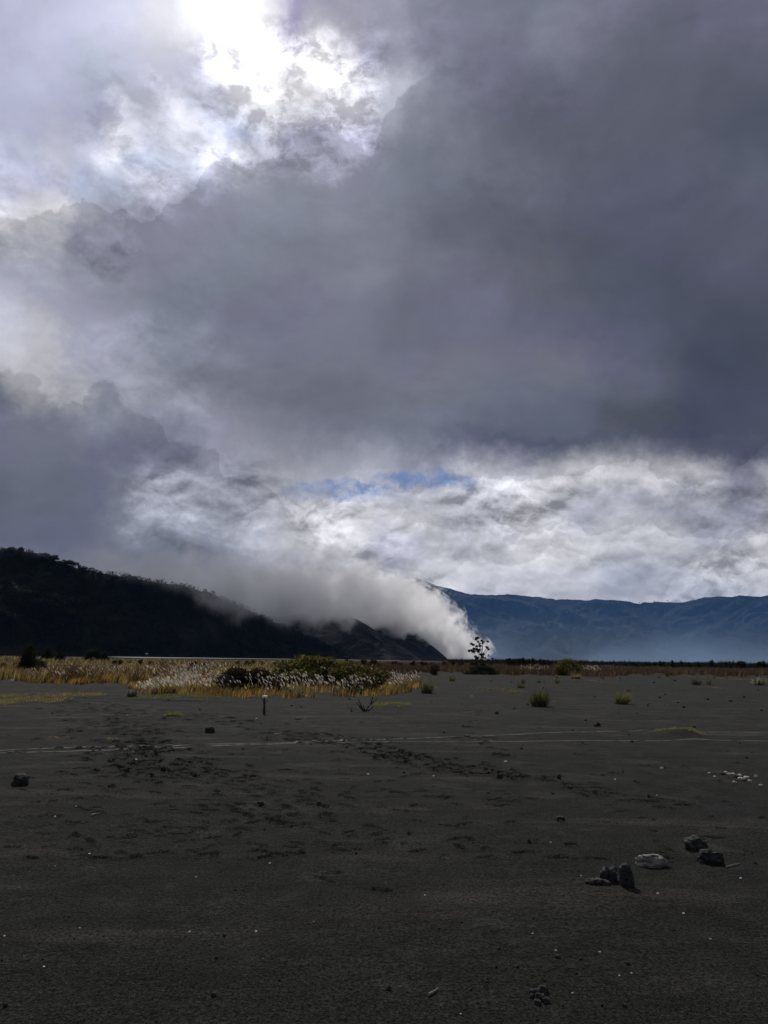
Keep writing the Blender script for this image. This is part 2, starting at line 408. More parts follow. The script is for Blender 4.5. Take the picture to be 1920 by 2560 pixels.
# ------------------------------------------------------------------ materials
def material(name):
    m_ = bpy.data.materials.new(name); m_.use_nodes = True; m_.node_tree.nodes.clear()
    n = NT(m_.node_tree); out = n.new('ShaderNodeOutputMaterial'); return m_, n, out
def principled(n, out, col, rough=0.8, bump=None, bstr=0.5, bdist=0.02, spec=0.3):
    p = n.new('ShaderNodeBsdfPrincipled')
    n.put(p.inputs['Base Color'], col); n.put(p.inputs['Roughness'], rough); n.put(p.inputs['Specular IOR Level'], spec)
    if bump is not None:
        b = n.new('ShaderNodeBump'); n.put(b.inputs['Height'], bump); n.put(b.inputs['Strength'], bstr); n.put(b.inputs['Distance'], bdist)
        n.l.new(b.outputs[0], p.inputs['Normal'])
    n.l.new(p.outputs[0], out.inputs[0]); return p

def mat_sand():
    m_, n, out = material("volcanic_sand")
    pos = n.new('ShaderNodeNewGeometry').outputs['Position']
    big = n.noise(pos, 0.35, 5, 0.55); mid = n.noise(pos, 2.6, 6, 0.6)
    stretch = n.vmath('MULTIPLY', pos, (0.22, 1.0, 1.0))
    streak = n.noise(stretch, 1.4, 7, 0.62, 0.6)
    grain = n.noise(pos, 48, 4, 0.75); fine = n.noise(pos, 130, 2, 0.6)
    c = n.mix(n.mapr(big, .35, .65), (0.0205, 0.0225, 0.0185), (0.0265, 0.0262, 0.0245))
    c = n.mix(n.mapr(mid, .3, .75), c, (0.016, 0.016, 0.015))
    c = n.mix(n.math('MULTIPLY', n.mapr(streak, .52, .72), .8), c, (0.046, 0.043, 0.038))
    patch = n.noise(pos, 1.1, 7, .68, .5)
    c = n.mix(n.math('MULTIPLY', n.mapr(patch, .54, .68), .6), c, (0.046, 0.046, 0.044))
    # light falloff painted into the sand colour: darker near, brighter further out
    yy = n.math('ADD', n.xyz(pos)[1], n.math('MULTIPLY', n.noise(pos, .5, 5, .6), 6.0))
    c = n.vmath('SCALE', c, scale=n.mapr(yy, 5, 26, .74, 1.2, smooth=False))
    c = n.vmath('SCALE', c, scale=n.mapr(grain, .34, .68, .15, 2.1, smooth=False))
    c = n.vmath('SCALE', c, scale=n.mapr(fine, .3, .7, .45, 1.5, smooth=False))
    c = n.mix(n.math('MULTIPLY', n.mapr(fine, .68, .76), .55), c, (0.12, 0.115, 0.10))
    h = n.math('ADD', n.math('MULTIPLY', grain, 0.010), n.math('MULTIPLY', mid, 0.05))
    h = n.math('ADD', h, n.math('MULTIPLY', fine, 0.004))
    h = n.math('ADD', h, n.math('MULTIPLY', n.noise(pos, 14, 5, 0.65), 0.022))
    h = n.math('ADD', h, n.math('MULTIPLY', streak, 0.03))
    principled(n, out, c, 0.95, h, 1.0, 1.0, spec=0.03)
    return m_
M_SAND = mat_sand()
def mat_plain(name, a, b, scale=3.0, rough=.9, bumpd=0.02, bscale=None, spec=.2):
    m_, n, out = material(name)
    pos = n.new('ShaderNodeTexCoord').outputs['Object']
    f = n.noise(pos, scale, 6, .6)
    principled(n, out, n.mix(n.mapr(f, .35, .65), a, b), rough, n.noise(pos, bscale or scale * 3, 7, .65), 1.0, bumpd, spec)
    return m_
M_TRACK = mat_plain("pale_dust", (0.05, 0.05, 0.046), (0.09, 0.087, 0.08), 2.5)
M_ROAD = mat_plain("pale_road_dust", (0.12, 0.115, 0.105), (0.17, 0.16, 0.15), .05)
def mat_rock(name, a, b, pit=0.02):
    m_, n, out = material(name)
    pos = n.new('ShaderNodeTexCoord').outputs['Object']
    v = n.new('ShaderNodeTexVoronoi'); n.put(v.inputs['Vector'], pos); v.inputs['Scale'].default_value = 38
    f = n.noise(pos, 22, 8, .7)
    h = n.math('ADD', n.math('MULTIPLY', v.outputs[0], .6), f)
    principled(n, out, n.mix(n.mapr(f, .35, .68), a, b), .85, h, 1.0, pit, .35)
    return m_
M_ROCK = mat_rock("black_scoria", (0.010, 0.010, 0.011), (0.036, 0.035, 0.034))
M_ROCKG = mat_rock("grey_scoria", (0.016, 0.0155, 0.015), (0.055, 0.053, 0.05))
def mat_pale():
    m_, n, out = material("pale_layered_rock")
    pos = n.new('ShaderNodeTexCoord').outputs['Object']
    s = n.noise(n.vmath('MULTIPLY', pos, (4, 16, 40)), 1.2, 7, .6, .8)
    principled(n, out, n.mix(n.mapr(s, .35, .6), (0.05, 0.047, 0.05), (0.30, 0.28, 0.25)), .8, s, 1, .03)
    return m_
M_PALE = mat_pale()
M_CHALK = mat_plain("pale_pebble", (0.42, 0.37, 0.32), (0.62, 0.56, 0.50), 30)
M_WHITE = mat_plain("white_scrap", (0.7, 0.7, 0.66), (0.85, 0.85, 0.8), 10)
M_WOOD = mat_plain("bleached_wood", (0.20, 0.18, 0.15), (0.36, 0.32, 0.27), 40)
M_DARKWOOD = mat_plain("dark_wood", (0.02, 0.017, 0.015), (0.05, 0.04, 0.032), 40)

def mat_leaf(name, trans=0.45, rough=.6, gloss=.04):
    m_, n, out = material(name)
    at = n.new('ShaderNodeAttribute', attribute_name='tone').outputs['Color']
    d = n.new('ShaderNodeBsdfDiffuse'); n.put(d.inputs[0], at)
    t = n.new('ShaderNodeBsdfTranslucent'); n.put(t.inputs[0], at)
    mx = n.new('ShaderNodeMixShader'); mx.inputs[0].default_value = trans
    n.l.new(d.outputs[0], mx.inputs[1]); n.l.new(t.outputs[0], mx.inputs[2])
    g = n.new('ShaderNodeBsdfGlossy'); g.inputs['Roughness'].default_value = rough; g.inputs[0].default_value = (.8, .8, .8, 1)
    m2 = n.new('ShaderNodeMixShader'); m2.inputs[0].default_value = gloss
    n.l.new(mx.outputs[0], m2.inputs[1]); n.l.new(g.outputs[0], m2.inputs[2])
    n.l.new(m2.outputs[0], out.inputs[0]); return m_
M_GRASS = mat_leaf("grass_blades", .5)
M_LEAF = mat_leaf("leaves", .3, gloss=.012)
M_PLUME = mat_leaf("seed_plumes", .55)

def mat_hill(name, a, b, c2, scale, bump, green=(0.018, 0.024, 0.012)):
    m_, n, out = material(name)
    pos = n.new('ShaderNodeNewGeometry').outputs['Position']
    f = n.noise(pos, scale, 8, .62, .4); g = n.noise(n.vmath('MULTIPLY', pos, (1, 1, .35)), scale * 5, 7, .7)
    c = n.mix(n.mapr(f, .35, .65), a, b)
    c = n.mix(n.mapr(g, .52, .7), c, c2)
    c = n.mix(n.mapr(n.noise(pos, scale * 2.2, 6, .6), .55, .68), c, green)
    h = n.math('ADD', n.math('MULTIPLY', f, 2.0), g)
    principled(n, out, c, .95, h, 1.0, bump, .1)
    return m_

# ------------------------------------------------------------------ ground
az_f = np.linspace(R(-30), R(30), 960)
az_s = np.linspace(R(30), R(330), 90)[1:-1]
azs = np.concatenate([az_f, az_s])
r_vis = [3.1]
while r_vis[-1] < 9000:
    r = r_vis[-1]; ppx = CAMH * FPX / r
    nxt = CAMH * FPX / (ppx - (1.35 if ppx > 12 else ppx * .12)) - r
    if r < 10: nxt = min(nxt, .022 + .001 * r)
    elif r < 32: nxt = min(nxt, .034 + .0012 * (r - 10))
    r_vis.append(r + nxt)
r_vis = [r for r in r_vis if r < 8900]
r_near = np.linspace(0.15, r_vis[0], 14)[:-1]
rs = np.concatenate([r_near, r_vis, [9000]])
# polar rows measured in depth, so their spacing in front of the camera stays even
A, Rr = np.meshgrid(azs, rs)
X = Rr * np.sin(A); Y = Rr * np.cos(A)
Z = ground_h(X.ravel(), Y.ravel()).reshape(X.shape)
Z = press(X, Y, Z)
nr, na = X.shape
idx = np.arange(nr * na).reshape(nr, na); nx = np.roll(idx, -1, axis=1)
quads = np.stack([idx[:-1], idx[1:], nx[1:], nx[:-1]], -1).reshape(-1, 4)[:, ::-1]
V = np.stack([X, Y, Z], -1).reshape(-1, 3)
V = np.vstack([V, [[0, 0, Z[0].mean()]]])
fan = np.stack([np.full(na, nr * na), idx[0], nx[0]], -1)[:, ::-1]
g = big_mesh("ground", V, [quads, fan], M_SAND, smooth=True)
tag(g, "plain of dark grey volcanic sand with footprints running towards the hills", "ground", kind="structure")

def strip(name, pts, w, mat, lift=0.012, n=900, label=None):
    P2 = np.array([flat(*p) for p in pts]); t = np.linspace(0, len(pts) - 1, n)
    x = np.interp(t, range(len(pts)), P2[:, 0]); y = np.interp(t, range(len(pts)), P2[:, 1])
    k = np.hanning(61); k /= k.sum()
    y = np.convolve(np.pad(y, 30, 'edge'), k, 'valid')
    y = y + .05 * fbm(x * .8, x * 0, 4, 5)
    ww = w * (0.25 + 1.3 * vnoise(t * 40, t * 0, 4)) * np.clip(fbm(t * 7, t * 0, 4, 8) * 5 + 1.3, .05, 1)
    rowsv = []
    for s in (-.5, -.17, .17, .5):
        yy = y + s * ww
        z = ground_h(x, yy); z = press(x, yy, z)
        rowsv.append(np.stack([x, yy, z + lift * (1 - abs(s) * 1.2)], -1))
    Vv = np.concatenate(rowsv); q = []
    i = np.arange(n - 1)
    for k_ in range(3): q.append(np.stack([i + k_ * n, i + 1 + k_ * n, i + 1 + (k_ + 1) * n, i + (k_ + 1) * n], -1))
    o = big_mesh(name, Vv, np.concatenate(q), mat, smooth=True)
    return tag(o, label, None, kind="structure")
strip("tyre_track", [(-60, 1878), (80, 1872), (200, 1868), (330, 1868), (520, 1861), (720, 1857), (960, 1849), (1150, 1842), (1330, 1833), (1440, 1829), (1600, 1826), (1720, 1826), (1850, 1830), (2000, 1836)], .12, M_TRACK, label="upper pale tyre line across the dark sand")
strip("tyre_track", [(-60, 1883), (80, 1879), (200, 1877), (360, 1871), (520, 1866), (720, 1859), (960, 1856), (1150, 1855), (1330, 1852), (1500, 1850), (1640, 1849), (1740, 1848), (1850, 1850), (2000, 1853)], .10, M_TRACK, label="lower pale tyre line across the dark sand")
# distant pale road at the foot of the hills
def quad_strip(name, pl, mat, lift, label):
    Vv = []; Fc = []
    for (px, y0, y1) in pl:
        for yy in (y0, y1):
            x, y = flat(px, yy); Vv.append((x, y, gz(x, y) + lift))
    for i in range(len(pl) - 1): Fc.append((2 * i + 1, 2 * i + 3, 2 * i + 2, 2 * i))
    return tag(big_mesh(name, Vv, Fc, mat), label, None, kind="structure")
hy = lambda px: 1648.5 + (px - 960) * math.tan(ROLL)
quad_strip("road", [(px, hy(px) + 3.2, hy(px) + a) for px, a in [(262, 4.2), (300, 6.5), (360, 8.0), (420, 7.0), (500, 6.0), (600, 5.2), (700, 4.6), (820, 4.2), (1000, 4.0)]], M_ROAD, .5, "pale dusty road along the foot of the dark hill")

# ------------------------------------------------------------------ hills
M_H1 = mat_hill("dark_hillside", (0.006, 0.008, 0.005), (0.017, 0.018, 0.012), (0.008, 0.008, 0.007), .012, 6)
M_H2 = mat_hill("ash_slope", (0.012, 0.011, 0.012), (0.024, 0.021, 0.021), (0.008, 0.010, 0.009), .014, 8)
M_H3 = mat_hill("far_cliff", (0.009, 0.011, 0.011), (0.020, 0.021, 0.018), (0.005, 0.007, 0.006), .0016, 55, (0.035, 0.038, 0.024))
def ridge(name, pts, front, back, mat, label, nu=500, nv=120, gully=.10, gs=90., jag=1.0, seed=1, prof=1.0):
    """pts: (px, py, depth) of the crest as seen from the plain"""
    C = []
    for (px, py, dep) in pts:
        d = pdir(px, py); k = dep / d[1]; C.append((d[0] * k, dep, CAMH + d[2] * k))
    C = np.array(C)
    s = np.concatenate([[0], np.cumsum(np.hypot(np.diff(C[:, 0]), np.diff(C[:, 1])))])
    u = np.linspace(0, s[-1], nu)
    cx, cyy, cz = (np.interp(u, s, C[:, i]) for i in range(3))
    cz = cz + jag * gs * .05 * fbm(u / gs * 2, u * 0 + seed, 5, seed, .6) * np.clip(cz / 60, 0, 1)
    t = np.concatenate([-np.linspace(1, 0, nv // 4)[:-1] ** 1.3, np.linspace(0, 1, nv) ** 1.25])
    U, T = np.meshgrid(u, t)
    CX, CY, CZ = (np.tile(a, (len(t), 1)) for a in (cx, cyy, cz))
    hh = np.clip(1 - np.abs(T), 0, 1) ** prof
    off = np.where(T > 0, -T * front, -T * back) * (CZ / C[:, 2].max() * .75 + .25)
    gl = np.abs(fbm(U / gs + 3 * fbm(U / gs / 3, T * 2, 3, seed + 5), T * 1.6, 4, seed)) * 2
    fb = fbm(U / gs * 1.5, T * 6, 5, seed + 40)
    ramp = np.clip(np.abs(T) * 5, 0, 1) * np.clip((1 - np.abs(T)) * 4, 0, 1)
    Zh = CZ * hh + ramp * CZ * (gully * (gl - .35) + gully * .5 * fb)
    Yh = CY + off + ramp * gs * .35 * fbm(U / gs, T * 3, 4, seed + 9)
    Zh = np.where(np.abs(T) > .995, -6, Zh)
    n_u = nu; n_t = len(t); idx = np.arange(n_u * n_t).reshape(n_t, n_u)
    q = np.stack([idx[:-1, :-1], idx[:-1, 1:], idx[1:, 1:], idx[1:, :-1]], -1).reshape(-1, 4)[:, ::-1]
    o = big_mesh(name, np.stack([CX, Yh, Zh], -1).reshape(-1, 3), q, mat, smooth=True)
    return tag(o, label, None, kind="structure"), C
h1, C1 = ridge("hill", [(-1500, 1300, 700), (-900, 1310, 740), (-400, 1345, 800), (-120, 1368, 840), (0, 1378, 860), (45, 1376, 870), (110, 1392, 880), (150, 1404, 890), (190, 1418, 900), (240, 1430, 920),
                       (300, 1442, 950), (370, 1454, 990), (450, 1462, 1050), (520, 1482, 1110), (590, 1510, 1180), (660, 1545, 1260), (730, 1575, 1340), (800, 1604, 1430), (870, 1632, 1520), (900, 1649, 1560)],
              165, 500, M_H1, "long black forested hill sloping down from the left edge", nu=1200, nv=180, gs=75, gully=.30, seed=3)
h2, C2 = ridge("hill", [(500, 1560, 1550), (640, 1552, 1600), (720, 1540, 1640), (765, 1528, 1680), (800, 1522, 1700), (850, 1526, 1730), (900, 1552, 1780), (960, 1590, 1850), (1020, 1625, 1920), (1055, 1651, 1960)],
              230, 400, M_H2, "low rounded ash mound breaking out of the fog behind the black hill", nu=600, nv=150, gs=60, gully=.24, seed=8)
h3, C3 = ridge("hill", [(640, 1500, 2300), (800, 1470, 2300), (900, 1480, 2320), (960, 1512, 2340), (1010, 1556, 2380), (1060, 1598, 2420), (1100, 1630, 2450), (1124, 1651.5, 2470)],
              260, 500, M_H2, "straight dark slope running down to the plain under the white fog", nu=600, nv=150, gs=80, gully=.16, seed=14, jag=.5)
h4, C4 = ridge("hill", [(900, 1500, 3300), (1000, 1520, 3300), (1060, 1558, 3330), (1095, 1592, 3360), (1130, 1625, 3400), (1160, 1652, 3420)],
              350, 600, M_H2, "hazy distant spur half hidden in the white fog", nu=400, gs=120, gully=.1, seed=19, jag=1.6)
h5, C5 = ridge("mountain", [(700, 1640, 6400), (850, 1560, 6300), (960, 1490, 6200), (1020, 1456, 6120), (1040, 1445, 6100), (1090, 1465, 6080), (1140, 1478, 6050), (1195, 1489, 6020), (1240, 1490, 6000), (1300, 1488, 6000), (1340, 1493, 6000),
                           (1390, 1502, 6000), (1440, 1500, 6000), (1500, 1498, 6000), (1560, 1503, 6000), (1600, 1508, 6000), (1660, 1502, 6000), (1710, 1502, 6000), (1760, 1496, 6000), (1820, 1491, 6000),
                           (1870, 1488, 6000), (1930, 1494, 6000), (2200, 1500, 5900), (2700, 1480, 5700), (3600, 1480, 5000)],
              900, 1500, M_H3, "long blue caldera wall closing off the plain behind the fog", nu=1400, nv=160, gs=300, gully=.26, seed=27, jag=3.0, prof=.9)
# fog, haze and mist are built after the plants (end of file)

# ------------------------------------------------------------------ plants
def blades(base, hgt, wid, lean, cols, seg=2, curl=.5):
    """vectorised grass blades. base (N,3), lean (N,2) horizontal shift of the tip"""
    N = len(base); a = RNG.uniform(0, math.pi, N)
    dx = np.cos(a) * wid / 2; dy = np.sin(a) * wid / 2
    Vs = []; ts = np.linspace(0, 1, seg + 1)
    for t in ts[:-1]:
        for s in (-1, 1):
            Vs.append(np.stack([base[:, 0] + s * dx * (1 - t * .6) + lean[:, 0] * t ** (1 + curl), base[:, 1] + s * dy * (1 - t * .6) + lean[:, 1] * t ** (1 + curl), base[:, 2] + hgt * t], -1))
    Vs.append(np.stack([base[:, 0] + lean[:, 0], base[:, 1] + lean[:, 1], base[:, 2] + hgt], -1))
    k = len(Vs); V = np.stack(Vs, 1).reshape(-1, 3)
    o = np.arange(N)[:, None] * k
    quads = [o + np.array([[2 * i, 2 * i + 1, 2 * i + 3, 2 * i + 2]]) for i in range(seg - 1)]
    tri = o + np.array([[2 * (seg - 1), 2 * (seg - 1) + 1, 2 * seg]])
    C = np.repeat(cols, k, 0)
    return V, (np.concatenate(quads) if quads else None), tri, C
def blade_object(name, parts, mat, parent=None):
    V = []; Q = []; T = []; C = []; off = 0
    for v, q, t, c in parts:
        V.append(v); C.append(c)
        if q is not None: Q.append(q + off)
        T.append(t + off); off += len(v)
    Fc = []
    if Q: Fc.append(np.concatenate(Q))
    Fc.append(np.concatenate(T))
    return big_mesh(name, np.concatenate(V), Fc, mat, col=np.concatenate(C), parent=parent)
def jitter(c, n, s=.25): return np.clip(np.array(c)[None] * (1 + RNG.normal(0, s, (n, 1))) * (1 + RNG.normal(0, s * .25, (n, 3))), .003, 1)
WIND = (0.22, 0.05)
def region(poly_px, n, pw=1.0):
    """random ground points inside a band given as (px, near py, far py) stations; density even in the picture depth"""
    ps = np.array(poly_px, float)
    px = RNG.uniform(ps[0, 0], ps[-1, 0], n)
    yn = np.interp(px, ps[:, 0], ps[:, 1]); yf = np.interp(px, ps[:, 0], ps[:, 2])
    wv = 1 + 0 * px; nz = fbm(px / 30 + yn[0], px * 0 + .5, 4, 15)
    yn = yn + nz * np.clip(yn - yf, 0, 12) * 1.6; py = yf + np.maximum(yn - yf, .3) * RNG.uniform(0, 1, n) ** pw
    d = F_[None] * FPX + R_[None] * (px - W0 / 2)[:, None] - U_[None] * (py - H0 / 2)[:, None]
    k = -CAMH / np.minimum(d[:, 2], -1e-6)
    x = d[:, 0] * k; y = d[:, 1] * k
    return x, y, ground_h(x, y), px, py

OLIVE = (0.17, 0.14, 0.032); GOLD = (0.36, 0.24, 0.065); RUST = (0.22, 0.095, 0.015); PALE = (0.38, 0.33, 0.23); GREEN = (0.07, 0.09, 0.02)
BROWN = (0.035, 0.022, 0.012); LIME = (0.20, 0.20, 0.04)
def field(name, band, n, hmin, hmax, mixc, wid, label, pw=1.0, clump=3.0, thr=.0, dark=None):
    x, y, z, px, py = region(band, n, pw)
    cl_ = vnoise(x / clump, y / clump, 61); keep = cl_ > thr
    x, y, z, cl_ = x[keep], y[keep], z[keep], cl_[keep]
    N = len(x); h = RNG.uniform(hmin, hmax, N) * (.55 + .8 * cl_)
    ci = RNG.choice(len(mixc), N, p=np.array([w for w, _ in mixc]) / sum(w for w, _ in mixc))
    sel = vnoise(x / (clump * 1.7) + 9, y / (clump * 1.7), 88)
    sel2 = fbm(x / (clump * .9), y / (clump * .9), 4, 93) + .5
    cols = np.array([c for _, c in mixc])[ci] * RNG.uniform(.5, 1.5, (N, 1)) * (.55 + .9 * sel)[:, None]
    cols = np.where(((sel2 > .57) & (RNG.uniform(0, 1, N) < .8))[:, None], np.array((.03, .02, .009)) * RNG.uniform(.6, 1.6, (N, 1)), cols)
    lean = np.stack([WIND[0] * h + RNG.normal(0, .18, N) * h, RNG.normal(0, .2, N) * h], -1)
    w = wid * (1 + np.hypot(x, y) / 60)
    o = blade_object(name, [blades(np.stack([x, y, z - .02], -1), h, w, lean, cols)], M_GRASS)
    return tag(o, label, "grass", kind="stuff")
def plumes(name, band, n, h0, h1, label, size=.2, pw=1.0, patches=None, colr=(0.56, 0.52, 0.45), thr=.35):
    x, y, z, px, py = region(band, n, pw)
    keep = (fbm(x / 2.2 + 4, y / 2.2, 4, 31) + .5) > thr + RNG.normal(0, .06, n)
    x, y, z = x[keep], y[keep], z[keep]; N = len(x)
    h = RNG.uniform(h0, h1, N) * (.65 + .7 * vnoise(x / .9, y / .9, 71)) * np.interp(px[keep], [330, 620], [.62, 1])
    lx = h * RNG.normal(.2, .08, N); ly = h * RNG.normal(0, .12, N)
    st = blades(np.stack([x, y, z], -1), h, np.full(N, .012), np.stack([lx, ly], -1), jitter((.25, .2, .09), N))
    # feathery heads: three narrow crossed leaves each, drooping with the wind
    parts = [st]; L = size * RNG.uniform(.7, 1.3, N)
    for k in range(3):
        b = np.stack([x + lx, y + ly, z + h * .97], -1) + RNG.normal(0, .006, (N, 3))
        ln = np.stack([-L * RNG.uniform(.25, .75, N), RNG.normal(0, .15, N) * L], -1)
        # spindle
        a = RNG.uniform(0, math.pi, N); wd = L * .13
        dx = np.cos(a) * wd; dy = np.sin(a) * wd
        p0 = b; p1 = b + np.stack([ln[:, 0] * .25, ln[:, 1] * .3, L * .42], -1); p2 = b + np.stack([ln[:, 0], ln[:, 1], L * .85], -1)
        Vv = np.stack([p0, p1 - np.stack([dx, dy, 0 * dx], -1), p1 + np.stack([dx, dy, 0 * dx], -1), p2], 1).reshape(-1, 3)
        o = np.arange(N)[:, None] * 4
        tri = np.concatenate([o + np.array([[0, 2, 1]]), o + np.array([[1, 2, 3]])])
        parts.append((Vv, None, tri, np.repeat(jitter(colr, N, .32), 4, 0)))
    o = blade_object(name, parts, M_PLUME)
    return tag(o, label, "grass", kind="stuff")

# left meadow
field("grass", [(-150, 1712, 1641), (20, 1698, 1641), (60, 1703, 1643), (150, 1709, 1645), (330, 1713, 1648), (480, 1704, 1650), (620, 1694, 1653), (760, 1692, 1654)], 52000, .35, .95,
      [(4, OLIVE), (4, GOLD), (3, (0.17, .10, .035)), (1, PALE), (2, BROWN)], .022, "golden brown meadow grass on the left below the dark hill", pw=.9, clump=4, thr=.12)
field("grass", [(40, 1706, 1690), (110, 1711, 1694), (330, 1716, 1698), (480, 1706, 1690)], 9000, .18, .42, [(4, RUST), (2, GOLD), (1, OLIVE)], .02,
      "short rusty orange grass fringe along the near edge of the meadow", clump=1.5, thr=.1)
plumes("grass", [(60, 1700, 1690), (120, 1706, 1668), (300, 1706, 1668), (470, 1706, 1672), (560, 1694, 1680)], 900, .5, 1.0, "scattered pale seed heads standing in the golden meadow", .22, thr=.4, colr=(.52, .47, .38))
# centre patch
field("grass", [(318, 1728, 1725), (360, 1740, 1715), (440, 1742, 1700), (600, 1746, 1688), (800, 1742, 1684), (960, 1740, 1690), (1020, 1730, 1704), (1050, 1718, 1712)], 24000, .12, .42,
      [(4, RUST), (4, GOLD), (3, OLIVE), (1, LIME)], .016, "orange and olive grass under the white plumes in the middle of the plain", clump=1.3, thr=.36)
plumes("grass", [(335, 1735, 1728), (400, 1737, 1716), (500, 1736, 1704), (640, 1740, 1712), (800, 1736, 1704), (930, 1738, 1708), (1000, 1730, 1700), (1050, 1712, 1704)], 2300, .25, .7,
       "white silky seed plumes bending over the grass in the middle of the plain", .15, thr=.45)
plumes("grass", [(325, 1734, 1730), (400, 1733, 1722), (480, 1728, 1712)], 300, .45, .8, "dense white band of seed plumes at the left end of the plume patch", .15, thr=.4)
# right and distant belts
field("grass", [(860, 1682, 1656), (1100, 1684, 1658), (1240, 1684, 1660), (1460, 1692, 1663), (1600, 1686, 1664), (1800, 1690, 1667), (1960, 1690, 1670)], 42000, .35, .9,
      [(5, (.07, .036, .018)), (4, BROWN), (1, (.12, .05, .012)), (1, (.13, .10, .04)), (1, (.035, .045, .012))], .03, "rusty brown heath belt across the back of the plain", pw=.85, clump=5, thr=.12)
plumes("grass", [(1300, 1684, 1679), (1370, 1689, 1682)], 60, .5, 1.0, "pale plume heads beside the round bush", .3, thr=.2, colr=(.45, .4, .32))
plumes("grass", [(1455, 1689, 1682), (1500, 1689, 1683)], 60, .5, 1.0, "pale plume heads on the far side of the round bush", .3, thr=.2, colr=(.45, .4, .32))
# flat yellow turf on the sand
def turf(name, px, py, w, dpx, n, h, cols, label, wid=.012):
    X0, Y0 = flat(px, py); sx_ = w / 2 / FPX * Y0
    d = abs(flat(px, py - dpx / 2)[1] - flat(px, py + dpx / 2)[1]) / 2
    a = RNG.uniform(0, 2 * math.pi, n); r = np.sqrt(RNG.uniform(0, 1, n))
    x = X0 + sx_ * r * np.cos(a); y = Y0 + d * r * np.sin(a)
    kp = (fbm(x / (sx_ * .35 + .05) + py, y / (d * .45 + .05), 4, 19) + .5) > .34 + .26 * r
    x, y = x[kp], y[kp]; z = ground_h(x, y); N = len(x)
    hh = h * .7 * RNG.uniform(.3, 1.2, N)
    lean = np.stack([RNG.normal(.2, .5, N) * hh, RNG.normal(0, .5, N) * hh], -1)
    ci = RNG.choice(len(cols), N)
    o = blade_object(name, [blades(np.stack([x, y, z - .01], -1), hh, np.full(N, wid * (1 + Y0 / 50)), lean, np.array(cols)[ci] * RNG.uniform(.6, 1.3, (N, 1)))], M_GRASS)
    return tag(o, label, "grass", kind="stuff")
TY = [(0.22, 0.18, 0.05), (0.16, 0.15, 0.04), (0.10, .09, .03)]
turf("grass", 60, 1751, 420, 34, 15000, .13, [(0.30, 0.24, 0.10), (0.22, 0.18, .07), (.12, .10, .04)], "flat dry yellow turf at the left edge of the sand")
turf("grass", 450, 1747, 260, 14, 5000, .09, [(.2, .18, .04), (.13, .14, .03)], "thin yellow green turf in front of the plume patch")
turf("grass", 985, 1766, 110, 16, 3600, .13, [(.2, .2, .04), (.14, .15, .03)], "low green mat of turf right of the plume patch")
turf("grass", 1242, 1727, 130, 14, 2400, .12, [(.18, .17, .05), (.12, .12, .03)], "yellowish turf streak left of the dark tussock")
turf("grass", 1470, 1705, 110, 8, 1500, .14, [(.18, .18, .04)], "bright green turf streak below the round bush")
turf("grass", 1700, 1833, 92, 16, 4200, .11, [(.24, .22, .06), (.15, .15, .03)], "yellow grass cap on the small sand mound at the right")
turf("grass", 1780, 1722, 50, 5, 700, .10, [(.2, .18, .07)], "thin pale turf by the small tussocks at the right")
turf("grass", 140, 1845, 36, 5, 300, .07, [(.24, .19, .09)], "tiny pale tuft mat left of the footprints")
turf("grass", 283, 1848, 40, 5, 240, .07, [(.24, .19, .10)], "tiny pale tuft mat between the footprints")
turf("grass", 290, 1788, 80, 8, 500, .06, [(.2, .17, .08)], "faint dry grass among the footprints")
turf("grass", 1880, 1700, 110, 18, 1500, .25, [(.2, .18, .05), (.12, .11, .03)], "taller yellow grass at the right edge")

def tussock(w, h, n, cols, seed, plume=0, droop=.5):
    rg = np.random.default_rng(seed)
    a = rg.uniform(0, 2 * math.pi, n); r = np.sqrt(rg.uniform(0, 1, n)) * w * .28
    base = np.stack([r * np.cos(a), r * np.sin(a), np.full(n, -.02)], -1)
    out = rg.uniform(0.05, 1.0, n) ** .8; hh = h * (1.05 - .75 * out ** 1.5) * rg.uniform(.7, 1.1, n); out = out * w * .46
    lean = np.stack([np.cos(a) * out + .12 * w, np.sin(a) * out], -1)
    cc = np.array(cols)[rg.integers(0, len(cols), n)] * rg.uniform(.5, 1.4, (n, 1))
    return blades(base, hh, np.full(n, w * .018 + .004), lean, cc, seg=3, curl=1.0)
DG = [(.05, .055, .018), (.10, .10, .03), (.16, .15, .05), (.03, .03, .012)]
YG = [(.24, .23, .06), (.15, .16, .04), (.08, .085, .025)]
GR = [(.14, .13, .09), (.22, .2, .15), (.05, .045, .03)]
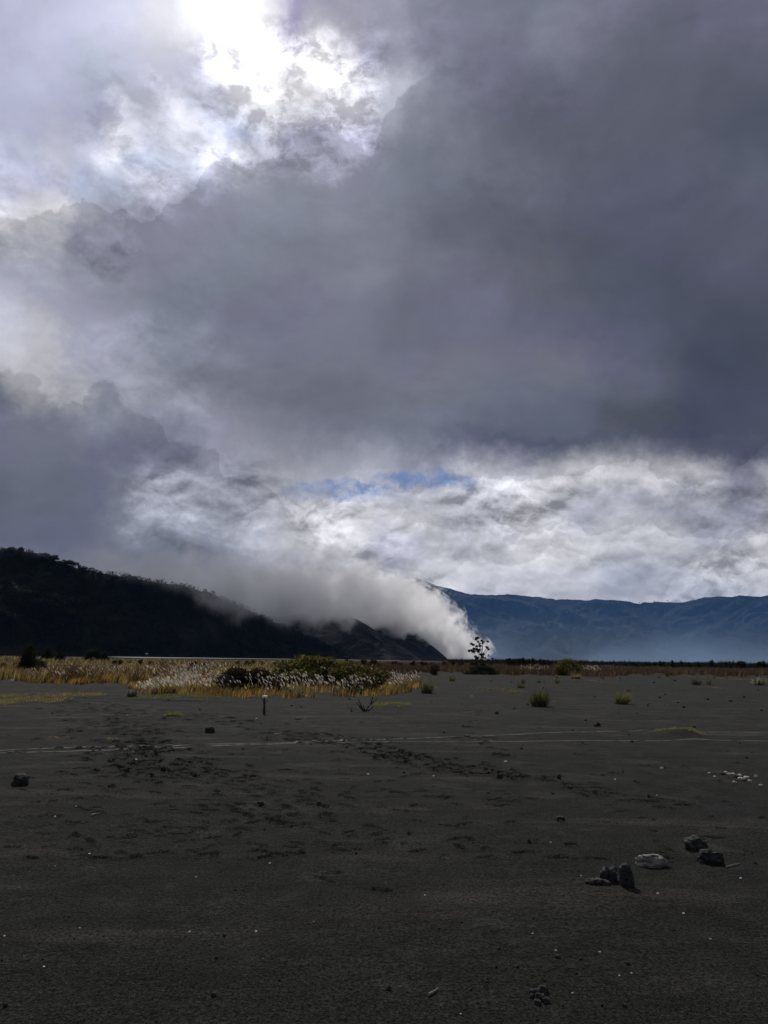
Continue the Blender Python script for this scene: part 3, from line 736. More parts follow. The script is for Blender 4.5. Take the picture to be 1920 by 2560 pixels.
tuss = [(1347, 1765, 62, 46, DG, "dark round tussock with bright wind blown top, largest on the bare sand"),
        (1554, 1760, 50, 34, YG, "bright yellow green tussock right of the large dark tussock"),
        (1066, 1733, 44, 40, YG + GR, "pale green feathery tussock at the right end of the plume patch"),
        (1572, 1729, 18, 16, GR, "small grey tussock above the bright yellow green one"),
        (1130, 1703, 26, 18, DG, "small tussock on the sand below the two slim trees"),
        (1302, 1720, 28, 18, DG, "small dark tussock upper left of the large dark tussock"),
        (1308, 1709, 16, 18, DG, "tiny tussock just behind another, left of the round bush"),
        (1347, 1707, 16, 12, DG, "tiny dark tussock between two others below the round bush"),
        (1393, 1708, 18, 14, DG, "tiny tussock directly below the left end of the round bush"),
        (1391, 1695, 16, 11, YG, "tiny yellow tussock just under the round bush"),
        (1438, 1697, 34, 14, YG, "low wide yellow tussock under the right end of the round bush"),
        (1740, 1712, 32, 20, DG + GR, "dark tussock with pale blades at the right side of the plain"),
        (1773, 1712, 18, 17, DG, "dark round tussock just right of a pale bladed one"),
        (1897, 1713, 46, 22, DG + [(.5, .47, .4)], "white tipped tussock at the right edge"),
        (1648, 1695, 12, 8, DG, "tiny dark tussock left of a wider one near the heath"),
        (1677, 1696, 14, 9, YG, "tiny wide tussock near the middle of the heath edge"),
        (1786, 1696, 12, 9, DG, "tiny dark tussock below the conifers at the right"),
        (1816, 1697, 16, 9, DG, "tiny tussock close to the right edge of the heath"),
        (1507, 1697, 10, 9, DG, "tiny dark tussock right of the round bush"),
        (1468, 1694, 9, 7, DG, "tiny dark tussock beside the round bush"),
        (1228, 1703, 12, 9, GR, "tiny grey tussock on the sand left of the round bush"),
        (430, 1791, 44, 14, YG, "flat green rosette plant among the footprints"),
        (328, 1742, 34, 24, GR, "dark ragged tuft at the left tip of the plume patch")]
for i, (px, py, w, h, cols, lab) in enumerate(tuss):
    x, y, z = on_ground(px, py)
    W_ = w / FPX * y; H_ = h / FPX * y
    o = blade_object("tussock", [tussock(W_, H_, 520 if w > 30 else 160, cols, 100 + i)], M_GRASS)
    o.location = (x, y, z); tag(o, lab, "grass tuft", "grass tussocks dotted over the sand")

def foliage(cents, n, leaf, cols, seed, shell=.55, flatk=1.0):
    """leaf quads spread in a set of lumps (x,y,z,rx,ry,rz)"""
    rg = np.random.default_rng(seed); cents = np.array(cents, float)
    vol = cents[:, 3] * cents[:, 4] * cents[:, 5]; p = vol ** .75 / (vol ** .75).sum()
    k = rg.choice(len(cents), n, p=p); c = cents[k]
    d = rg.normal(0, 1, (n, 3)); d /= np.linalg.norm(d, axis=1)[:, None]
    r = (shell + (1 - shell) * rg.uniform(0, 1, n)) * (1 + rg.normal(0, .12, n))
    P_ = c[:, :3] + d * c[:, 3:] * r[:, None]
    a = rg.normal(0, 1, (n, 3)); a /= np.linalg.norm(a, axis=1)[:, None]
    b = np.cross(a, rg.normal(0, 1, (n, 3))); b /= np.linalg.norm(b, axis=1)[:, None]
    s = leaf * rg.uniform(.6, 1.5, n)[:, None]
    V = np.stack([P_ - a * s, P_ + b * s * .5, P_ + a * s, P_ - b * s * .5], 1).reshape(-1, 3)
    V[:, 2] = np.maximum(V[:, 2], -.02)
    q = np.arange(n)[:, None] * 4 + np.array([[0, 1, 2, 3]])
    cc = np.array(cols)[rg.integers(0, len(cols), n)] * rg.uniform(.5, 1.5, (n, 1))
    return V, q, np.repeat(cc, 4, 0)
def tubes(segs, sides=6):
    V = []; Fc = []
    for (p, q, r0, r1) in segs:
        p = np.array(p, float); q = np.array(q, float); d = q - p; L = np.linalg.norm(d); d /= L
        u = np.cross(d, [0.3, 1, .2]); u /= np.linalg.norm(u); v = np.cross(d, u); b = len(V)
        for (c, r) in ((p, r0), (q, r1)):
            for k in range(sides):
                a = 2 * math.pi * k / sides; V.append(c + r * (u * math.cos(a) + v * math.sin(a)))
        for k in range(sides): Fc.append((b + k, b + (k + 1) % sides, b + sides + (k + 1) % sides, b + sides + k))
        Fc.append(tuple(b + sides + k for k in range(sides))); Fc.append(tuple(b + sides - 1 - k for k in range(sides)))
    return V, Fc
def stems(n, w, h, seed):
    rg = random.Random(seed); s = []
    for k in range(n):
        a = rg.uniform(0, 6.28); x, y = math.cos(a) * w * .02, math.sin(a) * w * .02
        m1 = (x * 9 + rg.gauss(0, .05 * w), y * 9, h * .4); m2 = (m1[0] * 1.7 + rg.gauss(0, .06 * w), m1[1] * 1.7, h * .8)
        s += [((x, y, -.05), m1, .02 * h, .014 * h), (m1, m2, .014 * h, .006 * h)]
    return s
def shrub(name, loc, w, h, n, leaf, cols, label, cat="bush", group=None, seed=1, lumps=9, cone=0.):
    rg = random.Random(seed); root = empty(name, loc, label=label, cat=cat, group=group)
    L = []
    for k in range(lumps):
        t = (k + .5) / lumps; rad = w / 2 * ((1 - cone * t) if cone else math.sqrt(max(0.05, 1 - (t * .9) ** 2)))
        a = rg.uniform(0, 6.28); rr = rad * rg.uniform(.15, .6 if cone else .85)
        s = w * rg.uniform(.16, .27) * (1 - .5 * t * (1 if cone else .3)); sz = min(s, h * .3)
        L.append((math.cos(a) * rr, math.sin(a) * rr, h * (.12 + .72 * t) - sz * .2, s, s, sz * rg.uniform(.7, 1.0)))
        L.append((-math.cos(a) * rr * .9, -math.sin(a) * rr * .8, h * (.10 + .65 * t), s * .9, s * .9, sz * .8))
    V, q, c = foliage(L, int(n * 2.6), leaf, cols, seed, shell=.35)
    big_mesh("foliage", V, q, M_LEAF, col=c, parent=root)
    v, f = tubes(stems(6, w, h, seed)); big_mesh("stem", v, f, M_DARKWOOD, parent=root)
    return root
DK = [(.012, .016, .009), (.02, .026, .012), (.035, .04, .018)]
DKB = [(.035, .028, .015), (.055, .042, .018), (.02, .02, .010)]
MG = [(.07, .075, .018), (.13, .13, .03), (.20, .18, .05), (.035, .04, .012), (.14, .10, .03)]
def S(px, py, w, h, n, cols, label, leaf=None, **kw):
    x, y, z = on_ground(px, py); W_ = w / FPX * y; H_ = h / FPX * y
    return shrub(kw.pop('name', "bush"), (x, y, z - .03), W_, H_, n, leaf or max(.03, W_ * .017), cols, label, **kw)
S(66, 1692, 82, 96, 5200, DK, "tall dark conical shrub standing in the meadow at the left edge", name="shrub", cat="shrub", seed=5, lumps=14, cone=.55)
S(622, 1720, 165, 62, 5200, DKB, "wide dark brown bush behind the left half of the white plumes", seed=11, lumps=9)
S(790, 1711, 235, 66, 8500, MG, "large domed olive green bush in the centre of the plume patch", seed=12, lumps=11)
S(900, 1720, 190, 66, 5600, DKB + MG, "low dark bush with brown tips at the right side of the plume patch", seed=13, lumps=9)
S(690, 1716, 90, 40, 2200, DKB, "small brown bush between the dark brown and the olive bush", seed=14, lumps=6)
S(1085, 1688, 34, 32, 1600, DK + DKB, "compact dark bush on the sand right of the plume patch", seed=15, lumps=6)
S(1420, 1689, 92, 44, 4600, MG, "round yellow green bush alone on the plain, right of the slim trees", seed=16, lumps=10)
S(1206, 1686, 84, 24, 2200, DK, "dark low bush at the foot of the slim tree", seed=17, lumps=6)
S(868, 1658, 24, 12, 700, DK, "dark distant bush right of the domed olive bush", seed=18, lumps=4)
S(5, 1683, 34, 30, 1200, DK, "dark bush cut by the left edge beside the conical shrub", seed=19, lumps=5)
S(76, 1690, 110, 44, 3600, DK, "dark skirt bush spreading at the foot of the conical shrub", seed=20, lumps=8)
def far_bush(px, d, w, h, label, seed, cols=DK, cone=0.):
    v = pdir(px, hy(px)); x = v[0] / v[1] * d; z = gz(x, d)
    H_ = (h / FPX * d) + CAMH - z
    return shrub("bush", (x, d, z - .1), w / FPX * d, H_, 1400, w / FPX * d * .03, cols, label, seed=seed, lumps=7, cone=cone)
far_bush(118, 190, 46, 22, "pointed dark bush just right of the conical shrub", 31, cone=.5)
far_bush(150, 200, 34, 14, "smaller dark bush second to the right of the conical shrub", 32)
far_bush(235, 210, 46, 21, "rounded dark bush against the black hill, left end of the pale road", 33)
far_bush(262, 212, 34, 15, "lower dark bush touching the rounded one by the pale road", 34)
# line of small bushes at the far edge of the meadow and plain
protos = []
for k in range(5):
    cols = [DK, DKB, DK + MG, DK, DKB][k]
    r_ = shrub("bush", (0, 0, -50), 2.2, 1.7, 700, .10, cols, "x", seed=50 + k, lumps=6, cone=[0, 0, 0, .7, .8][k]); protos.append(r_)
used = set(); ROWS = {}
def place_copy(px, d, sc, lab, group, pk, sz=None):
    o = protos[pk] if pk not in used else copy_tree(protos[pk]); used.add(pk)
    v = pdir(px, hy(px)); x = v[0] / v[1] * d
    o.location = (x, d, gz(x, d) - .05); o.scale = (sc, sc, sc * (sz or 1)); o.rotation_euler = (0, 0, random.uniform(0, 6))
    o['label'] = lab; o['category'] = "bush"; o['group'] = group; ROWS.setdefault(group, []).append((px, o, lab))
for k in range(26):
    px = 300 + k * 26 + random.uniform(-9, 9)
    place_copy(px, random.uniform(95, 150), random.uniform(.45, .8), "small brown bush along the far meadow edge", "small bushes along the far edge of the meadow", random.choice((0, 1, 2)))
for k in range(14):
    px = 880 + k * 25 + random.uniform(-8, 8)
    place_copy(px, random.uniform(130, 210), random.uniform(.6, 1.1), "small dark bush behind the middle of the plain", "small bushes behind the middle of the plain", random.choice((0, 1, 2)))
for k in range(16):
    px = 1268 + k * 7 + random.uniform(-2, 2)
    place_copy(px, random.uniform(250, 300), random.uniform(1.1, 1.7), "small conifer between the slim trees and the round bush", "small conifers left of the round bush", random.choice((3, 4)), 1.15)
xs = list(range(1560, 1935, 8))
for px in xs:
    big = random.random() < .4
    place_copy(px + random.uniform(-3, 3), random.uniform(260, 330), (random.uniform(1.3, 1.8) if big else random.uniform(.8, 1.2)) * (.7 if px < 1655 else 1), "small dark conifer on the horizon at the right", "dark conifers on the horizon at the right", random.choice((0, 3, 4)), 1.25 if big else .9)
def ordinal(k):
    if k == 1: return "leftmost"
    return f"{k}" + ("th" if 10 <= k % 100 <= 20 else {1: "st", 2: "nd", 3: "rd"}.get(k % 10, "th")) + " from left"
for grp, L in ROWS.items():
    L.sort(key=lambda q: q[0])
    for k, (px, o, lab) in enumerate(L): o['label'] = lab + ", " + ordinal(k + 1)
# low dark scrub along the horizon, one mass nobody could count
x, y, z, px_, py_ = region([(1120, 1657, 1654.6), (1300, 1662, 1655.5), (1500, 1664, 1658.2), (1700, 1668, 1661.4), (1960, 1672, 1665)], 22000, 1.0)
ok = y < 900; x, y, z = x[ok], y[ok], z[ok]
hh = RNG.uniform(.9, 3.0, len(x)) * (.45 + 1.0 * vnoise(x / 14, y / 14, 5)) * np.clip(y / 260, .35, 1)
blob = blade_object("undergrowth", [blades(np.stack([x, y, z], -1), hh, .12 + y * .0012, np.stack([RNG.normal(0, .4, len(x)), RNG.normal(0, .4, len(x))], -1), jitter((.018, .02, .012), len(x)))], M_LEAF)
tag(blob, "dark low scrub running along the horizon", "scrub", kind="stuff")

# slim trees
def slim_tree(px, py, hpx, label, seed, limbs, name="tree"):
    x, y, z = on_ground(px, py); H_ = hpx / FPX * y
    root = empty(name, (x, y, z - .05), label=label, cat="tree")
    rg = random.Random(seed); segs = []; L = []
    trunk = [(0, 0, 0), (.03 * H_, 0, .3 * H_), (.01 * H_, 0, .55 * H_), (.03 * H_, 0, .78 * H_)]
    for i in range(3): segs.append((trunk[i], trunk[i + 1], H_ * .018 * (1 - .28 * i), H_ * .018 * (1 - .28 * (i + 1))))
    for (bx, bz, ex, ez, r) in limbs:
        b = (bx * H_, 0, bz * H_); e = (ex * H_, rg.uniform(-.08, .08) * H_, ez * H_)
        segs.append((b, e, H_ * .008, H_ * .004))
        for q in range(3):
            L.append((e[0] + rg.gauss(0, r * .55) * H_, e[1] + rg.gauss(0, r * .6) * H_, e[2] + rg.gauss(0, r * .45) * H_, r * .55 * H_, r * .55 * H_, r * .42 * H_))
    v, f = tubes(segs, 7); big_mesh("trunk", v, f, M_DARKWOOD, parent=root)
    V, q, c = foliage(L, 3600 if len(limbs) > 5 else 800, H_ * .018, DK, seed, shell=.2)
    big_mesh("crown", V, q, M_LEAF, col=c, parent=root)
slim_tree(1204, 1682, 86, "tall slim tree with open clumped crown against the white fog", 3,
          [(.01, .5, -.12, .98, .075), (.02, .6, .06, .92, .07), (.01, .45, -.20, .78, .085), (.02, .3, -.24, .60, .08), (.01, .35, -.14, .62, .10), (.02, .4, -.02, .70, .09),
           (.02, .5, .16, .72, .06), (.02, .45, .20, .68, .05), (.02, .3, .0, .50, .09), (.03, .3, .10, .42, .045), (.02, .25, -.10, .46, .08), (.02, .6, -.05, .84, .06)])
slim_tree(1224, 1682, 44, "short thin sapling right beside the tall slim tree", 9,
          [(.02, .4, -.10, .62, .10), (.02, .5, .14, .82, .10), (.02, .5, -.04, .95, .08), (.02, .3, .1, .45, .12)], name="sapling")

# trees on the crest of the black hill
def crest_tree(px, py, dep, w, h, label, seed):
    d = pdir(px, py); k = dep / d[1]; x, z = d[0] * k, CAMH + d[2] * k
    W_ = w / FPX * dep; H_ = h / FPX * dep
    root = empty("tree", (x, dep, z - H_ * .95), label=label, cat="tree", group="broad trees on the crest of the black hill")
    v, f = tubes([((0, 0, -4), (0, 0, H_ * .5), H_ * .03, H_ * .02), ((0, 0, H_ * .4), (W_ * .2, 0, H_ * .7), H_ * .014, H_ * .008), ((0, 0, H_ * .35), (-W_ * .2, 0, H_ * .7), H_ * .014, H_ * .008)])
    big_mesh("trunk", v, f, M_DARKWOOD, parent=root)
    rg = random.Random(seed)
    L = [(rg.uniform(-.36, .36) * W_, rg.uniform(-.3, .3) * W_, H_ * rg.uniform(.45, .82), W_ * rg.uniform(.13, .22), W_ * .18, H_ * rg.uniform(.12, .2)) for _ in range(11)]
    V, q, c = foliage(L, 1500, W_ * .035, DK, seed, shell=.4)
    big_mesh("crown", V, q, M_LEAF, col=c, parent=root)
for i, (px, py, w, h, lab) in enumerate([(2, 1372, 40, 22, "broad tree cut by the left edge on the crest"), (22, 1369, 36, 24, "round crowned tree second from the left edge on the crest"), (44, 1367, 34, 26, "highest tree of the crest at the far left"),
        (66, 1379, 26, 16, "low tree just right of the highest crest tree"), (90, 1382, 28, 14, "small tree in the dip of the crest"), (112, 1383, 34, 18, "wide crowned tree in the middle of the crest row"),
        (134, 1388, 36, 22, "dense dark tree right of the wide crowned one"), (152, 1402, 20, 14, "small tree at the gap in the crest row"), (172, 1398, 32, 24, "misty round tree right of the gap in the crest row"),
        (190, 1403, 20, 20, "misty narrow tree beside the round misty one"), (206, 1417, 22, 14, "last small tree of the row sinking into the mist"), (232, 1426, 26, 12, "faint tree on the foggy part of the crest"),
        (330, 1440, 24, 14, "faint tree top in the fog above the slope")]):
    crest_tree(px, py, float(np.interp(px, [0, 190, 370], [860, 900, 990])), w, h, lab, 300 + i)
# rough forest cover on the black hill (a mass, not countable)
def hill_forest(C, n, px0, px1, size, label, tmax=.9):
    u = RNG.uniform(0, 1, n); t = RNG.uniform(0, tmax, n) ** 1.1
    px = px0 + (px1 - px0) * u
    return px, t
dg = bpy.context.evaluated_depsgraph_get()
me = h1.data; co = np.zeros(len(me.vertices) * 3, np.float32); me.vertices.foreach_get('co', co); co = co.reshape(-1, 3)
sel = co[(co[:, 2] > 3) & (np.arange(len(co)) > (180 // 4 - 1) * 1200)]
pick = sel[RNG.integers(0, len(sel), 5200)]
pxk = W0 / 2 + FPX * (pick[:, 0] * R_[0]) / pick[:, 1]
keep = (RNG.uniform(0, 1, len(pick)) < np.clip(1.2 - pxk / 900, .12, 1)) & (vnoise(pick[:, 0] / 60, pick[:, 2] / 40, 12) > .3)
pick = pick[keep]
n = len(pick); ls = 34
cc_ = np.repeat(pick, ls, 0); dd = RNG.normal(0, 1, (n * ls, 3)); dd /= np.linalg.norm(dd, axis=1)[:, None]
rad = np.repeat(RNG.uniform(2.2, 4.6, n), ls)[:, None]
Pc = cc_ + dd * rad * np.array([1, 1, 1.0]) + np.array([0, 0, 1.5])
aa = RNG.normal(0, 1, (n * ls, 3)); aa /= np.linalg.norm(aa, axis=1)[:, None]; bb = np.cross(aa, RNG.normal(0, 1, (n * ls, 3))); bb /= np.linalg.norm(bb, axis=1)[:, None]
sz = RNG.uniform(.6, 1.3, (n * ls, 1))
V = np.stack([Pc - aa * sz, Pc + bb * sz * .6, Pc + aa * sz, Pc - bb * sz * .6], 1).reshape(-1, 3)
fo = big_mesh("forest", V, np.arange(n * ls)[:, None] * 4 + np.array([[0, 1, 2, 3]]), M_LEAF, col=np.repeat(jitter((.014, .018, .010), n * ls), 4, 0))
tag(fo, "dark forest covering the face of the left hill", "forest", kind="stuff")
# tiny trees on the far rim
pr = None
for i, (px, py) in enumerate([(1055, 1458), (1078, 1462), (1086, 1466), (1198, 1490), (1360, 1497), (1366, 1499), (1470, 1501), (1598, 1508), (1612, 1507), (1636, 1506), (1644, 1504), (1668, 1502), (1690, 1502), (1800, 1494)]):
    d = pdir(px, py); dep = 6000; k = dep / d[1]; x, z = d[0] * k, CAMH + d[2] * k
    if pr is None:
        pr = empty("tree", (0, 0, 0), label="tiny tree on the rim of the far blue wall", cat="tree", group="tiny trees on the rim of the far wall")
        v, f = tubes([((0, 0, -12), (0, 0, 9), .8, .5)]); big_mesh("trunk", v, f, M_DARKWOOD, parent=pr)
        V, q, c = foliage([(0, 0, 12, 7, 7, 5), (4, 0, 8, 4, 4, 3), (-4, 0, 9, 4, 4, 3)], 260, 1.6, DK, 5, shell=.3); big_mesh("crown", V, q, M_LEAF, col=c, parent=pr); o = pr
    else: o = copy_tree(pr)
    o['label'] = 'tiny tree on the rim of the far blue wall, ' + (['leftmost', 'second', 'third', 'fourth', 'fifth', 'sixth', 'seventh', 'eighth', 'ninth', 'tenth', 'eleventh', 'twelfth', 'thirteenth', 'last'][i] + ('' if i in (0, 13) else ' from the left'))
    s = random.uniform(.35, .7); o.location = (x, dep, z - 2); o.scale = (s, s, s)

# ------------------------------------------------------------------ rocks and litter
import bmesh
def rock_mesh(name, dims, seed, mat, rough=.28, sub=4, squash=.75):
    bm = bmesh.new(); bmesh.ops.create_icosphere(bm, subdivisions=sub, radius=1)
    from mathutils import noise as mn
    o = Vector((seed * 3.1, seed * 1.7, seed * .9))
    for v in bm.verts:
        p = v.co.copy(); p = Vector([math.copysign(abs(q_) ** .72, q_) for q_ in p])
        k = 1 + rough * (mn.fractal(p * 1.4 + o, 1.0, 2.0, 3) * .9) + rough * .55 * mn.fractal(p * 4.5 + o, .7, 2.1, 4)
        c = mn.cell(p * 1.3 + o) * .08
        v.co = Vector((p.x * dims[0], p.y * dims[1], p.z * dims[2])) * (k + c * rough)
        if v.co.z < -dims[2] * .35: v.co.z = -dims[2] * .35
    me = bpy.data.meshes.new(name); bm.to_mesh(me); bm.free()
    for p in me.polygons: p.use_smooth = True
    me.materials.append(mat); return me
PENDING = []
def rock(px, py, w, h, mat, label, seed, rz=0., deep=.8, rough=.3, tilt=0., group=None, name="rock", cat="rock", sub=4):
    """px,py = middle of the bottom edge in the view"""
    x, y, z = on_ground(px, py); a = w / FPX * math.hypot(y, CAMH) / 2; b = h / FPX * math.hypot(y, CAMH) / 1.35
    o = bpy.data.objects.new(name, rock_mesh(name, (a, a * deep, b), seed, mat, rough, sub)); COL.objects.link(o)
    o.location = (x, y + a * deep * .7, z + b * .30); o.rotation_euler = (0, tilt, rz)
    if group: PENDING.append((o, label, px, py, w, group))
    return tag(o, label, cat, group)
rock(46, 1964, 35, 25, M_ROCK, "black rounded lava rock alone at the left edge of the sand", 1)
rock(523, 1832, 22, 15, M_ROCK, "flat topped black rock between the footprint trails", 2, rough=.2)
rock(1497, 1816, 9, 9, M_ROCK, "small upright black stone left of the grassy sand mound", 3)
rock(1570, 2219, 29, 50, M_ROCK, "tall black boulder, darkest of the rock group at the right", 12, deep=.9, rough=.2, tilt=-.12)
rock(1524, 2204, 38, 27, M_ROCKG, "grey pitted rock leaning against the tall black boulder", 5, rough=.4)
rock(1489, 2212, 36, 11, M_ROCK, "flat black slab left of the grey pitted rock", 6, rough=.35, rz=.2)
rock(1516, 2213, 20, 9, M_ROCKG, "small flat chip between the slab and the boulder", 26, rough=.35)
rock(1634, 2168, 62, 26, M_PALE, "pale layered rock between the two dark rock groups", 7, rough=.35, deep=.5, rz=.1)
rock(1744, 2126, 44, 26, M_ROCKG, "lumpy grey rock at the upper right of the group", 8, rough=.5)
rock(1766, 2139, 22, 12, M_ROCKG, "small grey lump linking the two upper right rocks", 9, rough=.4)
rock(1783, 2161, 54, 25, M_ROCK, "long black rock at the right end of the group", 10, rough=.4, rz=-.35, deep=.5)
for i, (px, py, w, h) in enumerate([(1336, 2490, 18, 12), (1360, 2485, 22, 14), (1352, 2502, 20, 13), (1366, 2508, 15, 10), (1345, 2512, 14, 9), (1330, 2496, 10, 8)]):
    rock(px, py, w, h, M_ROCK, "dark clod in the loose pile at the bottom of the sand", 40 + i, rough=.4, group="pile of dark clods", name="clod", cat="clod", sub=3)
clods = [(1403, 2050, 18, 8, 1), (1398, 1948, 9, 11, 1), (1424, 1972, 12, 7, 0), (650, 2012, 14, 8, 0), (796, 2013, 9, 9, 1), (533, 2492, 12, 8, 1), (1323, 2108, 9, 9, 1), (1022, 2086, 7, 7, 0), (1500, 1812, 0, 0, 0),
         (495, 2124, 8, 4, 0), (1242, 1785, 8, 6, 0), (1320, 1762, 5, 4, 0), (560, 2342, 6, 6, 1), (1214, 2012, 9, 4, 0), (205, 2060, 10, 4, 0), (12, 2518, 9, 8, 1), (972, 2476, 9, 8, 1), (1570, 2412, 9, 6, 1),
         (1453, 2400, 8, 5, 0), (1395, 2396, 11, 6, 0), (1562, 2518, 9, 6, 1), (1241, 2420, 6, 6, 0), (1295, 2420, 5, 5, 0), (720, 1728, 0, 0, 0), (1710, 1770, 7, 5, 0), (1770, 1750, 6, 4, 0),
         (1620, 1765, 5, 4, 0), (1828, 1754, 8, 4, 0), (1905, 1777, 7, 4, 0), (1696, 1757, 5, 3, 0), (1650, 1745, 5, 4, 0), (1867, 1896, 6, 4, 0), (745, 1799, 14, 4, 0), (1890, 2160, 7, 5, 0), (890, 2135, 6, 5, 0), (660, 2075, 5, 4, 0)]
k = 0
for (px, py, w, h, b) in clods:
    if w == 0: continue
    rock(px, py, w, h, M_ROCK, "black clod lying loose on the open sand", 60 + k, rough=.4, group="loose black clods on the sand", name="clod", cat="clod", sub=3); k += 1
for i in range(70):
    px = random.uniform(1080, 1915) if i % 3 else random.uniform(80, 1080); py = random.uniform(1700, 1790) if i % 2 else random.uniform(1790, 1990)
    w = random.uniform(2.5, 6) * (1 if py < 1800 else 1.3)
    rock(px, py, w, w * .7, M_ROCK, "black clod lying loose on the open sand", 160 + i, rough=.35, group="loose black clods on the sand", name="clod", cat="clod", sub=2)
for i, (px, py, w, h) in enumerate([(1808, 1937, 11, 6), (1816, 1935, 9, 6), (1824, 1937, 8, 4), (1834, 1937, 10, 4), (1842, 1944, 12, 6), (1850, 1942, 10, 6), (1853, 1949, 12, 5), (1868, 1947, 13, 6), (1862, 1953, 9, 4), (1876, 1954, 9, 4),
                                     (1891, 1943, 7, 6), (1838, 1958, 9, 5), (1797, 1952, 7, 4), (1774, 1934, 6, 3), (1904, 1965, 8, 4), (1656, 1922, 8, 4), (1662, 1921, 9, 4), (1788, 1943, 7, 3)]):
    rock(px, py, w, h, M_CHALK if i % 4 else M_ROCKG, "pale stone in the scattered patch near the right edge", 240 + i, rough=.3, group="pale stones near the right edge", name="stone", cat="stone", sub=3)
bits = [(137, 2166), (223, 2136), (10, 2341), (199, 2322), (473, 2331), (109, 2418), (490, 2194), (674, 2159), (1062, 2239), (448, 1904), (648, 1843), (1377, 2107), (1645, 2236), (1453, 2190), (1710, 2285), (1777, 2349),
        (1549, 2440), (1579, 2434), (1432, 2485), (1332, 2335), (1152, 2536), (1500, 2382), (920, 1937), (1266, 1904), (1273, 1922), (1538, 1949), (1264, 1905), (190, 2017), (608, 2017), (641, 1797), (27, 1703), (137, 2042), (1852, 2197), (1180, 1742), (640, 2330), (1084, 1941), (1643, 1989), (1390, 2377), (340, 1900), (785, 2305)]
for i, (px, py) in enumerate(bits):
    s = 9 if (px, py) == (27, 1703) else random.uniform(3, 6.5)
    rock(px, py, s, s * .5, M_WHITE if i % 3 else M_CHALK, "bright white scrap lying at the near edge of the meadow by the conical shrub" if s == 9 else "tiny white chip lying on the dark sand", 300 + i, rough=.45,
         deep=.6, group=None if s == 9 else "tiny white chips on the sand", name="scrap" if s == 9 else "chip", cat="scrap" if s == 9 else "chip", sub=2)
LAND = [(46, 1955, "the lone rock at the left edge"), (523, 1827, "the flat topped rock"), (1497, 1812, "the small upright stone"), (1570, 2195, "the tall black boulder"), (1634, 2157, "the pale layered rock"),
        (1783, 2147, "the long black rock"), (1350, 2495, "the clod pile"), (660, 1770, "the white capped stake"), (914, 1765, "the dead twig"), (1347, 1750, "the large dark tussock"), (1554, 1745, "the yellow green tussock"),
        (1700, 1830, "the grassy sand mound"), (1850, 1945, "the pale stone patch"), (238, 2040, "the pale stick"), (1083, 2484, "the curved twig"), (66, 1690, "the conical shrub"), (1420, 1685, "the round bush"),
        (1206, 1685, "the slim trees"), (985, 1766, "the green turf mat"), (1740, 1710, "the pale bladed dark tussock")]
ORD = ["nearest", "second", "third", "fourth", "fifth", "sixth", "seventh", "eighth", "ninth", "tenth", "eleventh", "twelfth", "thirteenth", "fourteenth", "fifteenth"]
def single_out(items, kind, skip=()):
    """label each small thing by its landmark, the side it lies on and its rank away from it"""
    by = {}
    for (o, px, py, w) in items:
        c = [(math.hypot((px - lx) / 1.0, (py - ly) * 2.2), lx, ly, nm) for lx, ly, nm in LAND if nm not in skip]
        d, lx, ly, nm = min(c)
        side = ("left of" if px < lx else "right of") if abs(px - lx) > abs(py - ly) * 1.6 else ("in front of" if py > ly else "behind")
        by.setdefault((side, nm), []).append((d, o))
    for (side, nm), L in by.items():
        L.sort(key=lambda q: q[0])
        for k, (d, o) in enumerate(L):
            o['label'] = (f"only {kind} {side} {nm}" if len(L) == 1 else f"{ORD[min(k, 14)]} {kind} {side} {nm} by distance")
G = {}
for (o, lab, px, py, w, grp) in PENDING: G.setdefault(grp, []).append((o, px, py, w))
single_out(G["loose black clods on the sand"], "loose black clod")
single_out(G["tiny white chips on the sand"], "tiny white chip")
RANK = ["leftmost"] + ORD[1:] + ["sixteenth", "seventeenth", "eighteenth"]
for grp, kind in (("pale stones near the right edge", "pale stone of the scattered patch near the right edge"), ("pile of dark clods", "clod of the loose pile at the bottom of the sand")):
    L = sorted(G[grp], key=lambda q: q[1])
    for k, it in enumerate(L):
        it[0]['label'] = f"{RANK[k]} {kind}" + (", counted from the left" if k else "")

def stick(pts, r, label, mat=M_WOOD):
    P3 = []
    for p in pts:
        x, y, z = on_ground(*p); P3.append((x, y, z + r * 1.2))
    c = np.array(P3[0]); P3 = [tuple(np.array(p) - c) for p in P3]
    v, f = tubes([(P3[i], P3[i + 1], r * (1 - .25 * i), r * (.8 - .25 * i)) for i in range(len(P3) - 1)], 7)
    o = big_mesh("stick", v, f, mat); o.location = c; tag(o, label, "stick")
stick([(228, 2041), (238, 2038), (251, 2036)], .010, "pale short stick on the sand at the left")
stick([(1072, 2491), (1084, 2484), (1094, 2476)], .007, "curved pale twig near the bottom of the sand")
stick([(1815, 2170), (1830, 2166), (1850, 2161)], .007, "thin straight stick right of the long black rock")
stick([(685, 1839), (694, 1837), (704, 1835)], .015, "pale stick beside the footprints in the middle")
stick([(540, 2338), (549, 2337)], .004, "tiny pale straw near the bottom middle")

